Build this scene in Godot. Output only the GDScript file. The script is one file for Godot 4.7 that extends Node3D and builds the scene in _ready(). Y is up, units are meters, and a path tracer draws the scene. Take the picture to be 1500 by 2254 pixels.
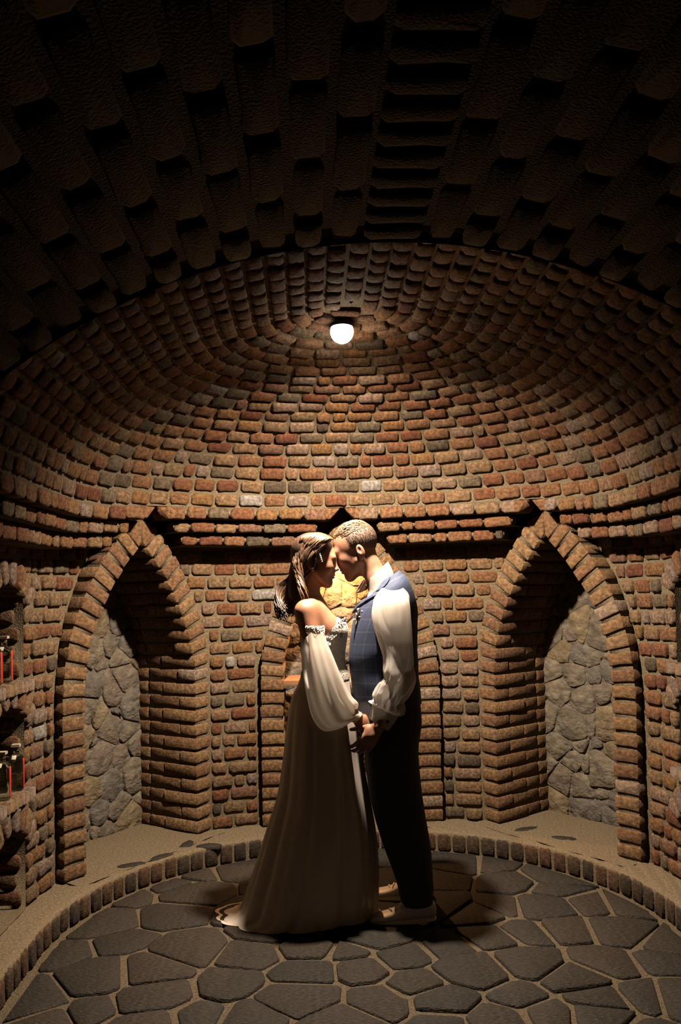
extends Node3D
# A couple under the lamp of a small domed brick cellar. Metres, y up; the camera stands at x 0, z 0 and looks along -z.

const CX := 0.07      # where the room's centre stands, and how far the room is turned
const CD := 3.39
const YAW := 0.04
const VF := -1.55     # the front end of the domed room, along its own axis

var rng := RandomNumberGenerator.new()
var brick_meshes := []
var half_meshes := []
var tones: Array[StandardMaterial3D] = []
var tone_colors: Array[Color] = []
var arch_tones: Array[StandardMaterial3D] = []
var kerb_mats: Array[StandardMaterial3D] = []
var shaded_tones: Array[StandardMaterial3D] = []
var stuff_mat: StandardMaterial3D
var mortar: StandardMaterial3D
var shaded_mortar: StandardMaterial3D
var ledge_mat: StandardMaterial3D
var grout: StandardMaterial3D
var stone_mats: Array[StandardMaterial3D] = []
var flag_mats: Array[StandardMaterial3D] = []
var arches := []      # each: left corner, right corner (u, v)


func _ready() -> void:
	rng.seed = 20240
	camera_and_light()
	materials()
	build_floor()
	build_walls()
	build_arches()
	build_dome()
	build_tunnel()
	build_side_niches()
	build_small_things()
	build_groom()
	build_bride()


func camera_and_light() -> void:
	var cam := Camera3D.new()
	cam.name = "camera"
	cam.projection = Camera3D.PROJECTION_FRUSTUM
	cam.near = 0.05
	cam.far = 60.0
	cam.size = 2254.0 / 1800.0 * cam.near
	cam.frustum_offset = Vector2(0.0, 120.0 / 1800.0 * cam.near)
	cam.position = Vector3(0, 1.45, 0)
	cam.rotation = Vector3(0.036, 0, -0.023)
	add_child(cam)
	cam.current = true
	var env := Environment.new()
	env.background_mode = Environment.BG_COLOR
	env.background_color = Color.BLACK
	env.tonemap_mode = Environment.TONE_MAPPER_LINEAR
	env.tonemap_exposure = 1.0
	env.sdfgi_enabled = true
	env.ssao_enabled = true
	env.ssil_enabled = true
	var we := WorldEnvironment.new()
	we.name = "world_environment"
	we.environment = env
	add_child(we)
	# the ceiling lamp's light, just below its glowing face
	var down := SpotLight3D.new()
	down.name = "ceiling_lamp_light"
	down.position = LAMP + Vector3(0, -0.075, 0)
	down.rotation = Vector3(deg_to_rad(-73), deg_to_rad(-7), 0)   # added tilt towards the back, to dim the front; the lamp has no shade
	down.spot_angle = 80.0
	down.spot_angle_attenuation = 0.9
	down.light_color = Color(1.0, 0.92, 0.825)
	down.light_energy = 24.5
	down.light_size = 0.035
	down.spot_range = 12.0
	down.spot_attenuation = 2.0
	down.shadow_enabled = true
	add_child(down)
	var around := OmniLight3D.new()
	around.name = "ceiling_lamp_side_light"
	around.position = LAMP + Vector3(0, -0.074, 0)
	around.light_color = Color(1.0, 0.92, 0.825)
	around.light_energy = 0.18
	around.light_size = 0.035
	around.omni_range = 12.0
	around.omni_attenuation = 2.0
	around.shadow_enabled = true
	add_child(around)
	# the small lamp on the back of the middle niche
	var niche := OmniLight3D.new()
	niche.name = "niche_lamp_light"
	niche.position = NICHE_LAMP
	niche.light_color = Color(1.0, 0.76, 0.52)
	niche.light_energy = 2.4
	niche.light_size = 0.02
	niche.omni_range = 8.0
	niche.omni_attenuation = 2.0
	niche.shadow_enabled = true
	add_child(niche)


const LAMP := Vector3(0.03, 2.612, -3.56)
const NICHE_LAMP := Vector3(-0.01, 1.625, -5.11)


# ---------------------------------------------------------------- helpers

func W(u: float, v: float, h: float) -> Vector3:
	return Vector3(CX + u * cos(YAW) - v * sin(YAW), h, -(CD + u * sin(YAW) + v * cos(YAW)))


func Wd(u: float, v: float) -> Vector3:
	return Vector3(u * cos(YAW) - v * sin(YAW), 0, -(u * sin(YAW) + v * cos(YAW)))


func rf(a: float, b: float) -> float:
	return rng.randf_range(a, b)


func hash1(n: float) -> float:
	return fposmod(sin(n * 12.9898) * 43758.5453, 1.0)


func put(node: Node3D, called: String, parent: Node = null) -> Node3D:
	var p: Node = parent if parent else self
	node.name = called
	p.add_child(node, true)
	return node


func obj(called: String, mesh: Mesh, mat: Material, parent: Node = null, at := Transform3D()) -> MeshInstance3D:
	var o := MeshInstance3D.new()
	o.mesh = mesh
	if mat:
		o.material_override = mat
	o.transform = at
	put(o, called, parent)
	return o


func piece(called: String, mesh: Mesh, mat: Material, parent: Node, at: Transform3D) -> MeshInstance3D:
	var o := MeshInstance3D.new()
	o.mesh = mesh
	o.material_override = mat
	o.transform = at
	var n: int = parent.get_meta("count_" + called, 0)
	parent.set_meta("count_" + called, n + 1)
	o.name = called if n == 0 else "%s_%03d" % [called, n]
	parent.add_child(o)
	return o


func tag(o: Node, label: String, category: String, group := "", kind := "") -> void:
	if label:
		o.set_meta("label", label)
	if category:
		o.set_meta("category", category)
	if group:
		o.set_meta("group", group)
	if kind:
		o.set_meta("kind", kind)


func structure(called: String, label: String, category: String) -> Node3D:
	var o := Node3D.new()
	put(o, called)
	tag(o, label, category, "", "structure")
	return o


func arrays_mesh(v: PackedVector3Array, n: PackedVector3Array, idx: PackedInt32Array, col := PackedColorArray(), uv := PackedVector2Array()) -> ArrayMesh:
	var a := []
	a.resize(Mesh.ARRAY_MAX)
	a[Mesh.ARRAY_VERTEX] = v
	a[Mesh.ARRAY_NORMAL] = n
	a[Mesh.ARRAY_INDEX] = idx
	if col.size():
		a[Mesh.ARRAY_COLOR] = col
	if uv.size():
		a[Mesh.ARRAY_TEX_UV] = uv
	var m := ArrayMesh.new()
	m.add_surface_from_arrays(Mesh.PRIMITIVE_TRIANGLES, a)
	return m


func grid_mesh(pts: PackedVector3Array, cols: int, rows: int, wrap := false, uvs := PackedVector2Array()) -> ArrayMesh:
	# pts in rows of cols points; smooth normals from the grid itself; front faces follow (col step) x (row step)
	var nrm := PackedVector3Array()
	nrm.resize(pts.size())
	for r in rows:
		for c in cols:
			var c0 := c - 1
			var c1 := c + 1
			if wrap:
				c0 = posmod(c0, cols)
				c1 = posmod(c1, cols)
			else:
				c0 = maxi(c0, 0)
				c1 = mini(c1, cols - 1)
			var r0 := maxi(r - 1, 0)
			var r1 := mini(r + 1, rows - 1)
			var du: Vector3 = pts[r * cols + c1] - pts[r * cols + c0]
			var dv: Vector3 = pts[r1 * cols + c] - pts[r0 * cols + c]
			var nn := du.cross(dv)
			nrm[r * cols + c] = nn.normalized() if nn.length() > 1e-12 else Vector3.UP
	var idx := PackedInt32Array()
	var cc := cols if wrap else cols - 1
	for r in rows - 1:
		for c in cc:
			var a := r * cols + c
			var b := r * cols + (c + 1) % cols
			var d := a + cols
			var e := b + cols
			idx.append_array([a, d, b, b, d, e])
	return arrays_mesh(pts, nrm, idx, PackedColorArray(), uvs)


func join(meshes: Array) -> ArrayMesh:
	var st := SurfaceTool.new()
	st.begin(Mesh.PRIMITIVE_TRIANGLES)
	for m in meshes:
		if m is Array:
			st.append_from(m[0], 0, m[1])
		else:
			st.append_from(m, 0, Transform3D())
	return st.commit()


# ---------------------------------------------------------------- materials

func noise_tex(freq: float, lo: Color, hi: Color, seed_: int, octaves := 4, size := 512, kind := FastNoiseLite.TYPE_SIMPLEX_SMOOTH) -> NoiseTexture2D:
	var n := FastNoiseLite.new()
	n.noise_type = kind
	n.seed = seed_
	n.frequency = freq
	n.fractal_octaves = octaves
	var t := NoiseTexture2D.new()
	t.width = size
	t.height = size
	t.seamless = true
	t.noise = n
	var g := Gradient.new()
	g.set_color(0, lo)
	g.set_color(1, hi)
	t.color_ramp = g
	return t


func tri(m: StandardMaterial3D, scale: float) -> void:
	m.uv1_triplanar = true
	m.uv1_world_triplanar = true
	m.uv1_scale = Vector3.ONE * scale


func plain_mat(c: Color, rough := 0.8, metal := 0.0) -> StandardMaterial3D:
	var m := StandardMaterial3D.new()
	m.albedo_color = c
	m.roughness = rough
	m.metallic = metal
	return m


func c8(r: int, g: int, b: int) -> Color:
	return Color(r / 255.0, g / 255.0, b / 255.0)


func materials() -> void:
	var brick_tex := noise_tex(0.02, Color(0.42, 0.37, 0.34), Color(1, 1, 1), 3, 6)
	var brick_relief := noise_tex(0.06, Color.BLACK, Color.WHITE, 8, 5)
	var wall_tones: Array[Color] = [c8(200, 146, 100), c8(190, 128, 86), c8(172, 108, 74), c8(208, 168, 124), c8(212, 178, 148), c8(168, 148, 118), c8(138, 120, 96), c8(202, 152, 96), c8(206, 180, 160), c8(232, 224, 214), c8(196, 162, 120), c8(188, 142, 112)]
	for c in wall_tones:
		tones.append(brick_mat(c, brick_tex, brick_relief))
		tone_colors.append(c)
	for c: Color in [c8(200, 158, 110), c8(190, 146, 102), c8(206, 166, 120), c8(180, 136, 98), c8(214, 186, 160)]:
		arch_tones.append(brick_mat(c, brick_tex, brick_relief, 0.27))
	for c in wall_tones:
		shaded_tones.append(brick_mat((c.srgb_to_linear() * 0.2).linear_to_srgb(), brick_tex, brick_relief))  # entrance vault bricks: wall tones darkened, the passage's shade put into their colour
	for c: Color in [c8(150, 122, 94), c8(164, 126, 92), c8(138, 116, 92), c8(172, 130, 96), c8(126, 108, 88)]:
		kerb_mats.append(brick_mat(c, brick_tex, brick_relief, 0.17))
	stuff_mat = brick_mat(Color.WHITE, brick_tex, brick_relief)
	stuff_mat.albedo_color = Color.WHITE
	stuff_mat.vertex_color_use_as_albedo = true
	var sand := noise_tex(0.03, Color(0.66, 0.64, 0.62), Color(1, 1, 1), 21, 5)
	var sand_relief := noise_tex(0.06, Color.BLACK, Color.WHITE, 22, 5)
	mortar = brick_mat(c8(168, 148, 116), sand, sand_relief, 0.28)
	mortar.heightmap_scale = 0.35
	shaded_mortar = brick_mat(c8(62, 55, 46), sand, sand_relief)  # passage mortar, darkened in colour along with the vault bricks to stand for shade
	grout = brick_mat(c8(186, 164, 130), sand, sand_relief, 0.165)
	ledge_mat = brick_mat(c8(186, 164, 130), sand, sand_relief, 0.24)
	grout.heightmap_scale = 0.4
	var rock := noise_tex(0.012, Color(0.55, 0.53, 0.52), Color(1, 1, 1), 31, 6)
	var rock_relief := noise_tex(0.016, Color.BLACK, Color.WHITE, 32, 6)
	for c: Color in [c8(186, 170, 146), c8(176, 162, 140), c8(190, 168, 132), c8(166, 156, 142), c8(180, 162, 142)]:
		var m := brick_mat(c, rock, rock_relief, 0.27)
		m.uv1_scale = Vector3.ONE * 2.5
		m.heightmap_scale = 1.4
		stone_mats.append(m)
	var slate := noise_tex(0.04, Color(0.36, 0.34, 0.32), Color(1, 1, 1), 41, 6)
	var slate_relief := noise_tex(0.05, Color.BLACK, Color.WHITE, 42, 6)
	for c: Color in [c8(134, 118, 98), c8(124, 110, 92), c8(142, 122, 100), c8(128, 116, 102)]:
		var m := brick_mat(c, slate, slate_relief, 0.13)
		m.roughness = 0.75
		m.uv1_scale = Vector3(1.6, 4.0, 6.5)
		m.heightmap_scale = 0.5
		flag_mats.append(m)


func brick_mat(c: Color, tex: Texture2D, relief: Texture2D, share := 0.22) -> StandardMaterial3D:
	var m := plain_mat((c.srgb_to_linear() * share).linear_to_srgb(), 0.95)
	m.albedo_texture = tex
	m.heightmap_enabled = true
	m.heightmap_texture = relief
	m.heightmap_scale = 0.22
	m.metallic_specular = 0.3
	tri(m, 4.0)
	return m


# ---------------------------------------------------------------- bricks and stones

func block_mesh(outline: PackedVector2Array, depth: float, bevel: float, seed_: int, bulge := 0.0, wander := 0.0) -> ArrayMesh:
	# a worn block: its outline in x and y, its face at z 0, its body going back to -depth
	var n := outline.size()
	var mid := Vector2.ZERO
	for p in outline:
		mid += p / n
	var v := PackedVector3Array()
	var nn := PackedVector3Array()
	for k in n:
		var p: Vector2 = outline[k]
		var out: Vector2 = ((p - outline[(k + n - 1) % n]).normalized().rotated(-PI / 2) + (outline[(k + 1) % n] - p).normalized().rotated(-PI / 2)).normalized()
		var j := (hash1(seed_ * 7.3 + k * 3.1) - 0.5) * wander
		var inner: Vector2 = p - out * bevel * 1.2
		v.append_array([Vector3(p.x, p.y, -depth), Vector3(p.x, p.y, -bevel + j), Vector3(inner.x, inner.y, j)])
		var o3 := Vector3(out.x, out.y, 0)
		nn.append_array([o3, (o3 + Vector3(0, 0, 0.55)).normalized(), (o3 * 0.35 + Vector3(0, 0, 1)).normalized()])
	v.append(Vector3(mid.x, mid.y, bulge))
	nn.append(Vector3(0, 0, 1))
	var idx := PackedInt32Array()
	for k in n:
		var a := k * 3
		var b := (k + 1) % n * 3
		idx.append_array([a, a + 1, b, b, a + 1, b + 1, a + 1, a + 2, b + 1, b + 1, a + 2, b + 2, a + 2, n * 3, b + 2])
	return arrays_mesh(v, nn, idx)


func brick_outline(l: float, h: float, seed_: int, worn: float) -> PackedVector2Array:
	# counterclockwise, corners knocked off, long edges uneven
	var o := PackedVector2Array()
	var k := 0
	for q: Vector2 in [Vector2(1, -1), Vector2(1, 1), Vector2(-1, 1), Vector2(-1, -1)]:
		var c := Vector2(q.x * l / 2, q.y * h / 2)
		var r1 := worn * (0.5 + 0.9 * hash1(seed_ * 3.7 + k))
		var r2 := worn * (0.5 + 0.9 * hash1(seed_ * 5.1 + k + 0.5))
		if q.x * q.y < 0:
			o.append(c - Vector2(q.x * r1, 0))
			o.append(c - Vector2(0, q.y * r2))
		else:
			o.append(c - Vector2(0, q.y * r1))
			o.append(c - Vector2(q.x * r2, 0))
		if k == 1 or k == 3:
			o.append(Vector2((hash1(seed_ + k * 9.1) - 0.5) * l * 0.4, q.y * h * (0.5 - 0.07 * hash1(seed_ * 2.3 + k))))
		k += 1
	return o


func make_brick_meshes() -> void:
	for k in 7:
		brick_meshes.append(block_mesh(brick_outline(0.14, 0.063, k + 1, 0.013), 0.10, 0.007, k, 0.002, 0.004))
	for k in 4:
		half_meshes.append(block_mesh(brick_outline(0.085, 0.063, k + 31, 0.013), 0.10, 0.007, k + 9, 0.002, 0.004))


func pick_tone() -> int:
	var r := rng.randf()
	var cum := 0.0
	var w := [0.20, 0.13, 0.04, 0.16, 0.09, 0.08, 0.03, 0.09, 0.04, 0.01, 0.09, 0.04]
	for k in w.size():
		cum += w[k]
		if r < cum:
			return k
	return 0


func spec(at: Transform3D, l: float, tone: int) -> Dictionary:
	# one brick: where it lies, how long it is and its tone; how large it shows decides whether it is a part of its own
	var eye := Vector3(0, 1.45, 0) - at.origin
	var d := -at.origin.z
	var size := l * maxf(0.0, at.basis.z.normalized().dot(eye.normalized())) / maxf(0.2, d * d)
	var px := 750.0 + at.origin.x / maxf(0.2, d) * 1800.0
	var py := 1312.0 - (at.origin.y - 1.45) / maxf(0.2, d) * 1800.0
	if d < 0.3 or px < -40.0 or px > 1540.0 or py < -40.0 or py > 2290.0:
		size = 0.0
	return {"at": at, "l": l, "tone": tone, "size": size, "k": rng.randi() % 7}


func brick_of(s: Dictionary) -> Array:
	var l: float = s.l
	if l < 0.1:
		return [half_meshes[s.k % 4], s.at * Transform3D(Basis.from_scale(Vector3(l / 0.085, 1, 1)), Vector3.ZERO)]
	return [brick_meshes[s.k], s.at * Transform3D(Basis.from_scale(Vector3(l / 0.14, 1, 1)), Vector3.ZERO)]


func emit(parent: Node3D, specs: Array, most := 300, palette: Array[StandardMaterial3D] = []) -> void:
	var mats := palette if palette.size() else tones
	specs.sort_custom(func(a, b): return a.size > b.size)
	var inv := parent.transform.affine_inverse()
	var v := PackedVector3Array()
	var nn := PackedVector3Array()
	var col := PackedColorArray()
	var idx := PackedInt32Array()
	for n in specs.size():
		var s: Dictionary = specs[n]
		var b := brick_of(s)
		if n < most and s.size > 0.0:
			piece("brick", b[0], mats[s.tone % mats.size()], parent, inv * b[1])
			continue
		var a: Array = (b[0] as ArrayMesh).surface_get_arrays(0)
		var t: Transform3D = inv * b[1]
		var base := v.size()
		var c: Color = mats[s.tone % mats.size()].albedo_color.srgb_to_linear()
		for p: Vector3 in a[Mesh.ARRAY_VERTEX]:
			v.append(t * p)
			col.append(c)
		for p: Vector3 in a[Mesh.ARRAY_NORMAL]:
			nn.append((t.basis * p).normalized())
		for i: int in a[Mesh.ARRAY_INDEX]:
			idx.append(base + i)
	if v.size():
		var o := obj("farther_bricks", arrays_mesh(v, nn, idx, col), stuff_mat, parent)
		o.set_meta("kind", "stuff")


# a plan line: straight sides and a rounded back, from the left front round to the right front; s is measured from its middle
func plan(a: float, b: float, n: float, vf := VF) -> Dictionary:
	var pts := PackedVector2Array()
	var k := 16
	for i in k:
		pts.append(Vector2(-a, vf * (1.0 - float(i) / k)))
	for i in 97:
		var f := -PI / 2 + PI * i / 96.0
		pts.append(Vector2(a * signf(sin(f)) * pow(absf(sin(f)), 2.0 / n), b * pow(absf(cos(f)), 2.0 / n)))
	for i in k:
		pts.append(Vector2(a, vf * float(i + 1) / k))
	var s := PackedFloat32Array([0.0])
	for i in range(1, pts.size()):
		s.append(s[i - 1] + pts[i].distance_to(pts[i - 1]))
	var half := s[s.size() - 1] / 2.0
	for i in s.size():
		s[i] -= half
	return {"p": pts, "s": s, "half": half}


func along(pl: Dictionary, s: float) -> Array:
	# [point, unit tangent, unit normal into the room]
	var ss: PackedFloat32Array = pl.s
	var i := clampi(ss.bsearch(s), 1, ss.size() - 1)
	var p: PackedVector2Array = pl.p
	var f := clampf((s - ss[i - 1]) / maxf(1e-6, ss[i] - ss[i - 1]), 0.0, 1.0)
	var t := (p[i] - p[i - 1]).normalized()
	var t0 := (p[i - 1] - p[maxi(i - 2, 0)]).normalized() if i > 1 else t
	var t1 := (p[mini(i + 1, p.size() - 1)] - p[i]).normalized() if i < p.size() - 1 else t
	t = ((t0 + t).normalized().lerp((t + t1).normalized(), f)).normalized()
	return [p[i - 1].lerp(p[i], f), t, Vector2(t.y, -t.x)]


func s_near(pl: Dictionary, q: Vector2) -> float:
	var best := 1e9
	var at := 0.0
	for i in pl.p.size():
		var d: float = pl.p[i].distance_squared_to(q)
		if d < best:
			best = d
			at = pl.s[i]
	return at


func frame(q: Array, h: float, prot: float) -> Transform3D:
	var t: Vector2 = q[1]
	var n: Vector2 = q[2]
	var p: Vector2 = q[0] + n * prot
	return Transform3D(Basis(Wd(t.x, t.y), Vector3.UP, Wd(n.x, n.y)), W(p.x, p.y, h))


func free_runs(from: float, to: float, taken: Array) -> Array:
	# what is left of from..to when the taken intervals are cut out
	var runs := [[from, to]]
	for t in taken:
		var next := []
		for r in runs:
			if t[1] <= r[0] or t[0] >= r[1]:
				next.append(r)
				continue
			if t[0] > r[0]:
				next.append([r[0], t[0]])
			if t[1] < r[1]:
				next.append([t[1], r[1]])
		runs = next
	return runs


func course(specs: Array, pl: Dictionary, h: float, runs: Array, prot: float, joint := 0.014, dips := false, lo := 0.125, hi := 0.15) -> void:
	for r in runs:
		var s: float = r[0]
		var first := rf(0.06, 0.14)
		while s < r[1] - 0.03:
			var l := rf(lo, hi)
			if rng.randf() < 0.12:
				l = rf(0.065, 0.09)
			if s == r[0]:
				l = first
			l = minf(l, r[1] - s)
			if r[1] - s - l < 0.05:
				l = r[1] - s
			if l > 0.2:
				l *= 0.5
			var q := along(pl, s + l / 2)
			var at := frame(q, h + (dip(q[0].y) if dips else 0.0) + rf(-0.003, 0.003), prot + rf(-0.006, 0.005))
			at.basis = at.basis * Basis.from_euler(Vector3(rf(-0.05, 0.05), rf(-0.05, 0.05), rf(-0.025, 0.025)))
			specs.append(spec(at, maxf(0.03, l - joint), pick_tone()))
			s += l


func dip(v: float) -> float:
	return -0.055 * (1.0 - smoothstep(0.3, 1.25, v))


# ---------------------------------------------------------------- floor

func cells(seeds: PackedVector2Array, bounds: PackedVector2Array, gap: float, sway := 0.0) -> Array:
	# the ground nearest each seed, less half a joint; a seed's sway makes its cell larger or smaller
	var out := []
	var own := PackedFloat32Array()
	for i in seeds.size():
		own.append(rf(-sway, sway))
	for i in seeds.size():
		var poly := bounds.duplicate()
		for j in seeds.size():
			if i == j or seeds[i].distance_to(seeds[j]) > 1.6:
				continue
			var d: Vector2 = (seeds[j] - seeds[i]).normalized()
			poly = cut(poly, d, d.dot((seeds[i] + seeds[j]) / 2) + own[i] - own[j] - gap / 2 * (0.5 + hash1(i * 3.3 + j * 7.7)))
			if poly.size() < 3:
				break
		if poly.size() >= 3:
			out.append(poly)
	return out


func cut(poly: PackedVector2Array, n: Vector2, c: float) -> PackedVector2Array:
	var out := PackedVector2Array()
	for k in poly.size():
		var a := poly[k]
		var b := poly[(k + 1) % poly.size()]
		var da := n.dot(a) - c
		var db := n.dot(b) - c
		if da <= 0.0:
			out.append(a)
		if da * db < 0.0:
			out.append(a.lerp(b, da / (da - db)))
	return out


func worn_outline(poly: PackedVector2Array, corner: float, jitter: float) -> PackedVector2Array:
	# corners cut off and the edges a little uneven
	var o := PackedVector2Array()
	for k in poly.size():
		var a := poly[k]
		var p := poly[(k + poly.size() - 1) % poly.size()]
		var q := poly[(k + 1) % poly.size()]
		var c := minf(corner, minf(a.distance_to(p), a.distance_to(q)) * 0.42)
		o.append(a + (p - a).normalized() * c)
		o.append(a + (q - a).normalized() * c)
	var out := PackedVector2Array()
	for k in o.size():
		if out.size() == 0 or (out[out.size() - 1].distance_to(o[k]) > 0.016 and (k < o.size() - 1 or out[0].distance_to(o[k]) > 0.016)):
			out.append(o[k] + Vector2(rf(-jitter, jitter), rf(-jitter, jitter)))
	return out


func area(poly: PackedVector2Array) -> float:
	var a := 0.0
	for k in poly.size():
		a += poly[k].cross(poly[(k + 1) % poly.size()]) / 2
	return a


func build_floor() -> void:
	make_brick_meshes()
	var fl := structure("floor", "cellar floor of dark irregular flagstones in pale mortar joints", "floor")
	var kerb := plan(1.33, 1.33, 2.1)
	var bed := PackedVector3Array()
	for r in 2:
		for c in 2:
			bed.append(Vector3(-2.6 + 5.2 * c, 0.0, 0.8 - 6.6 * r))
	obj("mortar_bed", grid_mesh(bed, 2, 2), grout, fl)
	var under := BoxMesh.new()
	under.size = Vector3(5.2, 0.2, 6.6)
	obj("subfloor", under, grout, fl, Transform3D(Basis(), Vector3(0, -0.102, -2.5)))
	# flagstones: where they lie, as x and distance in metres
	var at := [-0.78, 4.39, -0.63, 4.45, -0.90, 4.19, -1.06, 4.03, -1.14, 3.76, -0.78, 4.08, -0.84, 3.84, -0.98, 3.49, -1.16, 3.41, -0.69, 3.40, -0.38, 3.34, -0.16, 3.40, -0.01, 3.37, 0.04, 3.22, -0.17, 3.21, -0.44, 3.12, -0.74, 3.04, -0.92, 2.96, -0.19, 2.99, 0.10, 2.95, 0.26, 3.08, 0.32, 2.98, 0.22, 3.32, 0.46, 3.18, 0.40, 3.38, 0.70, 3.24, 0.60, 2.99, 0.75, 3.53, 0.61, 3.48, 0.70, 3.83, 0.75, 4.38, 0.79, 4.13, 1.08, 4.22, 1.00, 4.01, 0.91, 3.80, 1.11, 3.81, 0.95, 3.56, 1.14, 3.53, 1.28, 3.79, 1.29, 3.41, 1.00, 3.22, 1.19, 3.21, 0.85, 3.10, 0.89, 2.94, 1.05, 2.95, 1.16, 2.92, 0.70, 2.84, 0.85, 2.81, 0.49, 2.82, 0.29, 2.79, -0.04, 2.80, -0.33, 2.84, -0.52, 2.87, -1.20, 3.04, -1.07, 2.87, -0.70, 2.81, 0.27, 4.51, 0.29, 4.24, -0.37, 4.14, -0.17, 4.23, 0.05, 4.32, -0.43, 3.87, -0.22, 3.89, 0.0, 3.94, 0.19, 3.87, 0.46, 4.20, 0.42, 3.86, 0.58, 3.74, -0.29, 3.62, -0.09, 3.59, 0.11, 3.53, 0.59, 4.41, -0.30, 4.49, -0.03, 4.55, -0.97, 3.21, 0.96, 2.70, -0.79, 3.26]
	var seeds := PackedVector2Array()
	for k in range(0, at.size(), 2):
		seeds.append(Vector2(at[k], at[k + 1]))
	for r in 5:
		for c in 9:
			seeds.append(Vector2(-1.25 + c * 0.33 + (r % 2) * 0.15 + rf(-0.06, 0.06), 2.58 - r * 0.22 + rf(-0.05, 0.05)))
	var bounds := PackedVector2Array([Vector2(-2, 1.5), Vector2(2.2, 1.5), Vector2(2.2, 5.4), Vector2(-2, 5.4)])
	var sides := []
	var edge: PackedVector2Array = kerb.p
	for k in range(0, edge.size() - 1, 4):
		var q := along(kerb, (kerb.s[k] + kerb.s[k + 1]) / 2)
		var w := W(q[0].x, q[0].y, 0)
		var n := Wd(-q[2].x, -q[2].y)
		var n2 := Vector2(n.x, -n.z)
		sides.append([n2, n2.dot(Vector2(w.x, -w.z)) - 0.03])
	for poly in cells(seeds, bounds, 0.022, 0.02):
		for sd in sides:
			poly = cut(poly, sd[0], sd[1])
			if poly.size() < 3:
				break
		if poly.size() < 3 or absf(area(poly)) < 0.002:
			continue
		var o := worn_outline(poly, 0.016, 0.007)
		if area(o) < 0.0:
			o.reverse()
		var mid := Vector2.ZERO
		for p in o:
			mid += p / o.size()
		for k in o.size():
			o[k] -= mid
		# the outline's second axis is distance, which runs along -z
		var t := Transform3D(Basis(Vector3.RIGHT, Vector3.FORWARD, Vector3.UP), Vector3(mid.x, 0.012 + rf(-0.003, 0.004), -mid.y))
		t.basis = Basis.from_euler(Vector3(rf(-0.008, 0.008), 0, rf(-0.008, 0.008))) * t.basis
		piece("flagstone", block_mesh(o, 0.03, 0.004, rng.randi() % 999, 0.003, 0.002), flag_mats[rng.randi() % 4], fl, t)
	# the kerb round the floor: bricks on end, with a mortared ledge behind them
	var kb := structure("trim_1", "low kerb of upright bricks and a mortared ledge round the floor", "kerb")
	var wall := wall_plan()
	var rows := []
	var n := 150
	var ledge := PackedVector3Array()
	for i in n + 1:
		var f := (float(i) / n * 2.0 - 1.0)
		var k := along(kerb, f * kerb.half)
		var w := along(wall, f * wall.half)
		var a: Vector2 = k[0] - k[2] * 0.012
		var b: Vector2 = w[0] - w[2] * 0.05
		var line := [W(a.x, a.y, 0.0), W(a.x, a.y, 0.085), W(a.x, a.y, 0.100)]
		for j in 7:
			var m: Vector2 = (a - k[2] * 0.012).lerp(b, j / 6.0)
			line.append(W(m.x, m.y, 0.108 + 0.005 * sin(i * 1.9 + j * 2.3) * (0.0 if j == 6 else 1.0)))
		rows.append(line)
	for j in 10:
		for i in n + 1:
			ledge.append(rows[i][j])
	obj("ledge", grid_mesh(ledge, n + 1, 10), ledge_mat, kb)
	var up := block_mesh(brick_outline(0.066, 0.098, 71, 0.010), 0.11, 0.007, 5, 0.001, 0.004)
	var up2 := block_mesh(brick_outline(0.072, 0.094, 72, 0.012), 0.11, 0.008, 6, 0.001, 0.005)
	var s: float = -kerb.half + 0.04
	while s < kerb.half - 0.04:
		var q := along(kerb, s)
		var at2 := frame(q, 0.051 + rf(-0.004, 0.003), rf(-0.004, 0.004))
		at2.basis = at2.basis * Basis.from_euler(Vector3(rf(-0.04, 0.04), rf(-0.06, 0.06), rf(-0.04, 0.04)))
		if at2.origin.z < -2.2:
			piece("brick", up if rng.randf() < 0.5 else up2, kerb_mats[rng.randi() % 5], kb, at2)
		s += rf(0.078, 0.088)
	# a few dark stones let into the ledge
	for q: Vector3 in [Vector3(-0.78, 1.14, 0.1), Vector3(-1.0, 0.98, 0.8), Vector3(-1.13, 0.86, 0.4), Vector3(-0.9, 1.18, 1.3), Vector3(0.99, 1.24, 0.4), Vector3(1.15, 1.05, -0.4)]:
		var o := PackedVector2Array()
		for k in 8:
			o.append(Vector2(cos(k * TAU / 8) * 0.075 * (0.8 + 0.4 * hash1(k + q.x)), sin(k * TAU / 8) * 0.03 * (0.8 + 0.4 * hash1(k * 2.1 + q.y))))
		piece("ledge_stone", block_mesh(o, 0.02, 0.004, 3), flag_mats[1], kb, Transform3D(Basis(Vector3.UP, q.z) * Basis(Vector3.RIGHT, Vector3.FORWARD, Vector3.UP), W(q.x, q.y, 0.115)))


# ---------------------------------------------------------------- walls

func wall_plan() -> Dictionary:
	return plan(1.48, 1.55, 2.6)


func arch_hw(h: float, half: float) -> float:
	# half the width of an arch's opening at a height
	if h <= 0.93:
		return half
	return half * (1.0 - pow(minf(1.0, (h - 0.93) / 0.83), 2.15))


func arch_frames() -> void:
	# left and right corner of each arch's opening, seen from the room
	arches = [[Vector2(-1.315, 0.714), Vector2(-0.863, 1.353)], [Vector2(-0.365, 1.45), Vector2(0.425, 1.45)], [Vector2(0.863, 1.353), Vector2(1.315, 0.714)]]


const NICHE_ROWS := [[1.11, 1.455, 1.53], [0.633, 0.93, 1.005], [0.115, 0.41, 0.485]]    # the bottle niches: sill, springing, crown
const NICHE_V := 0.115     # their middle along the side walls, and half their width
const NICHE_HALF := 0.19


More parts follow.
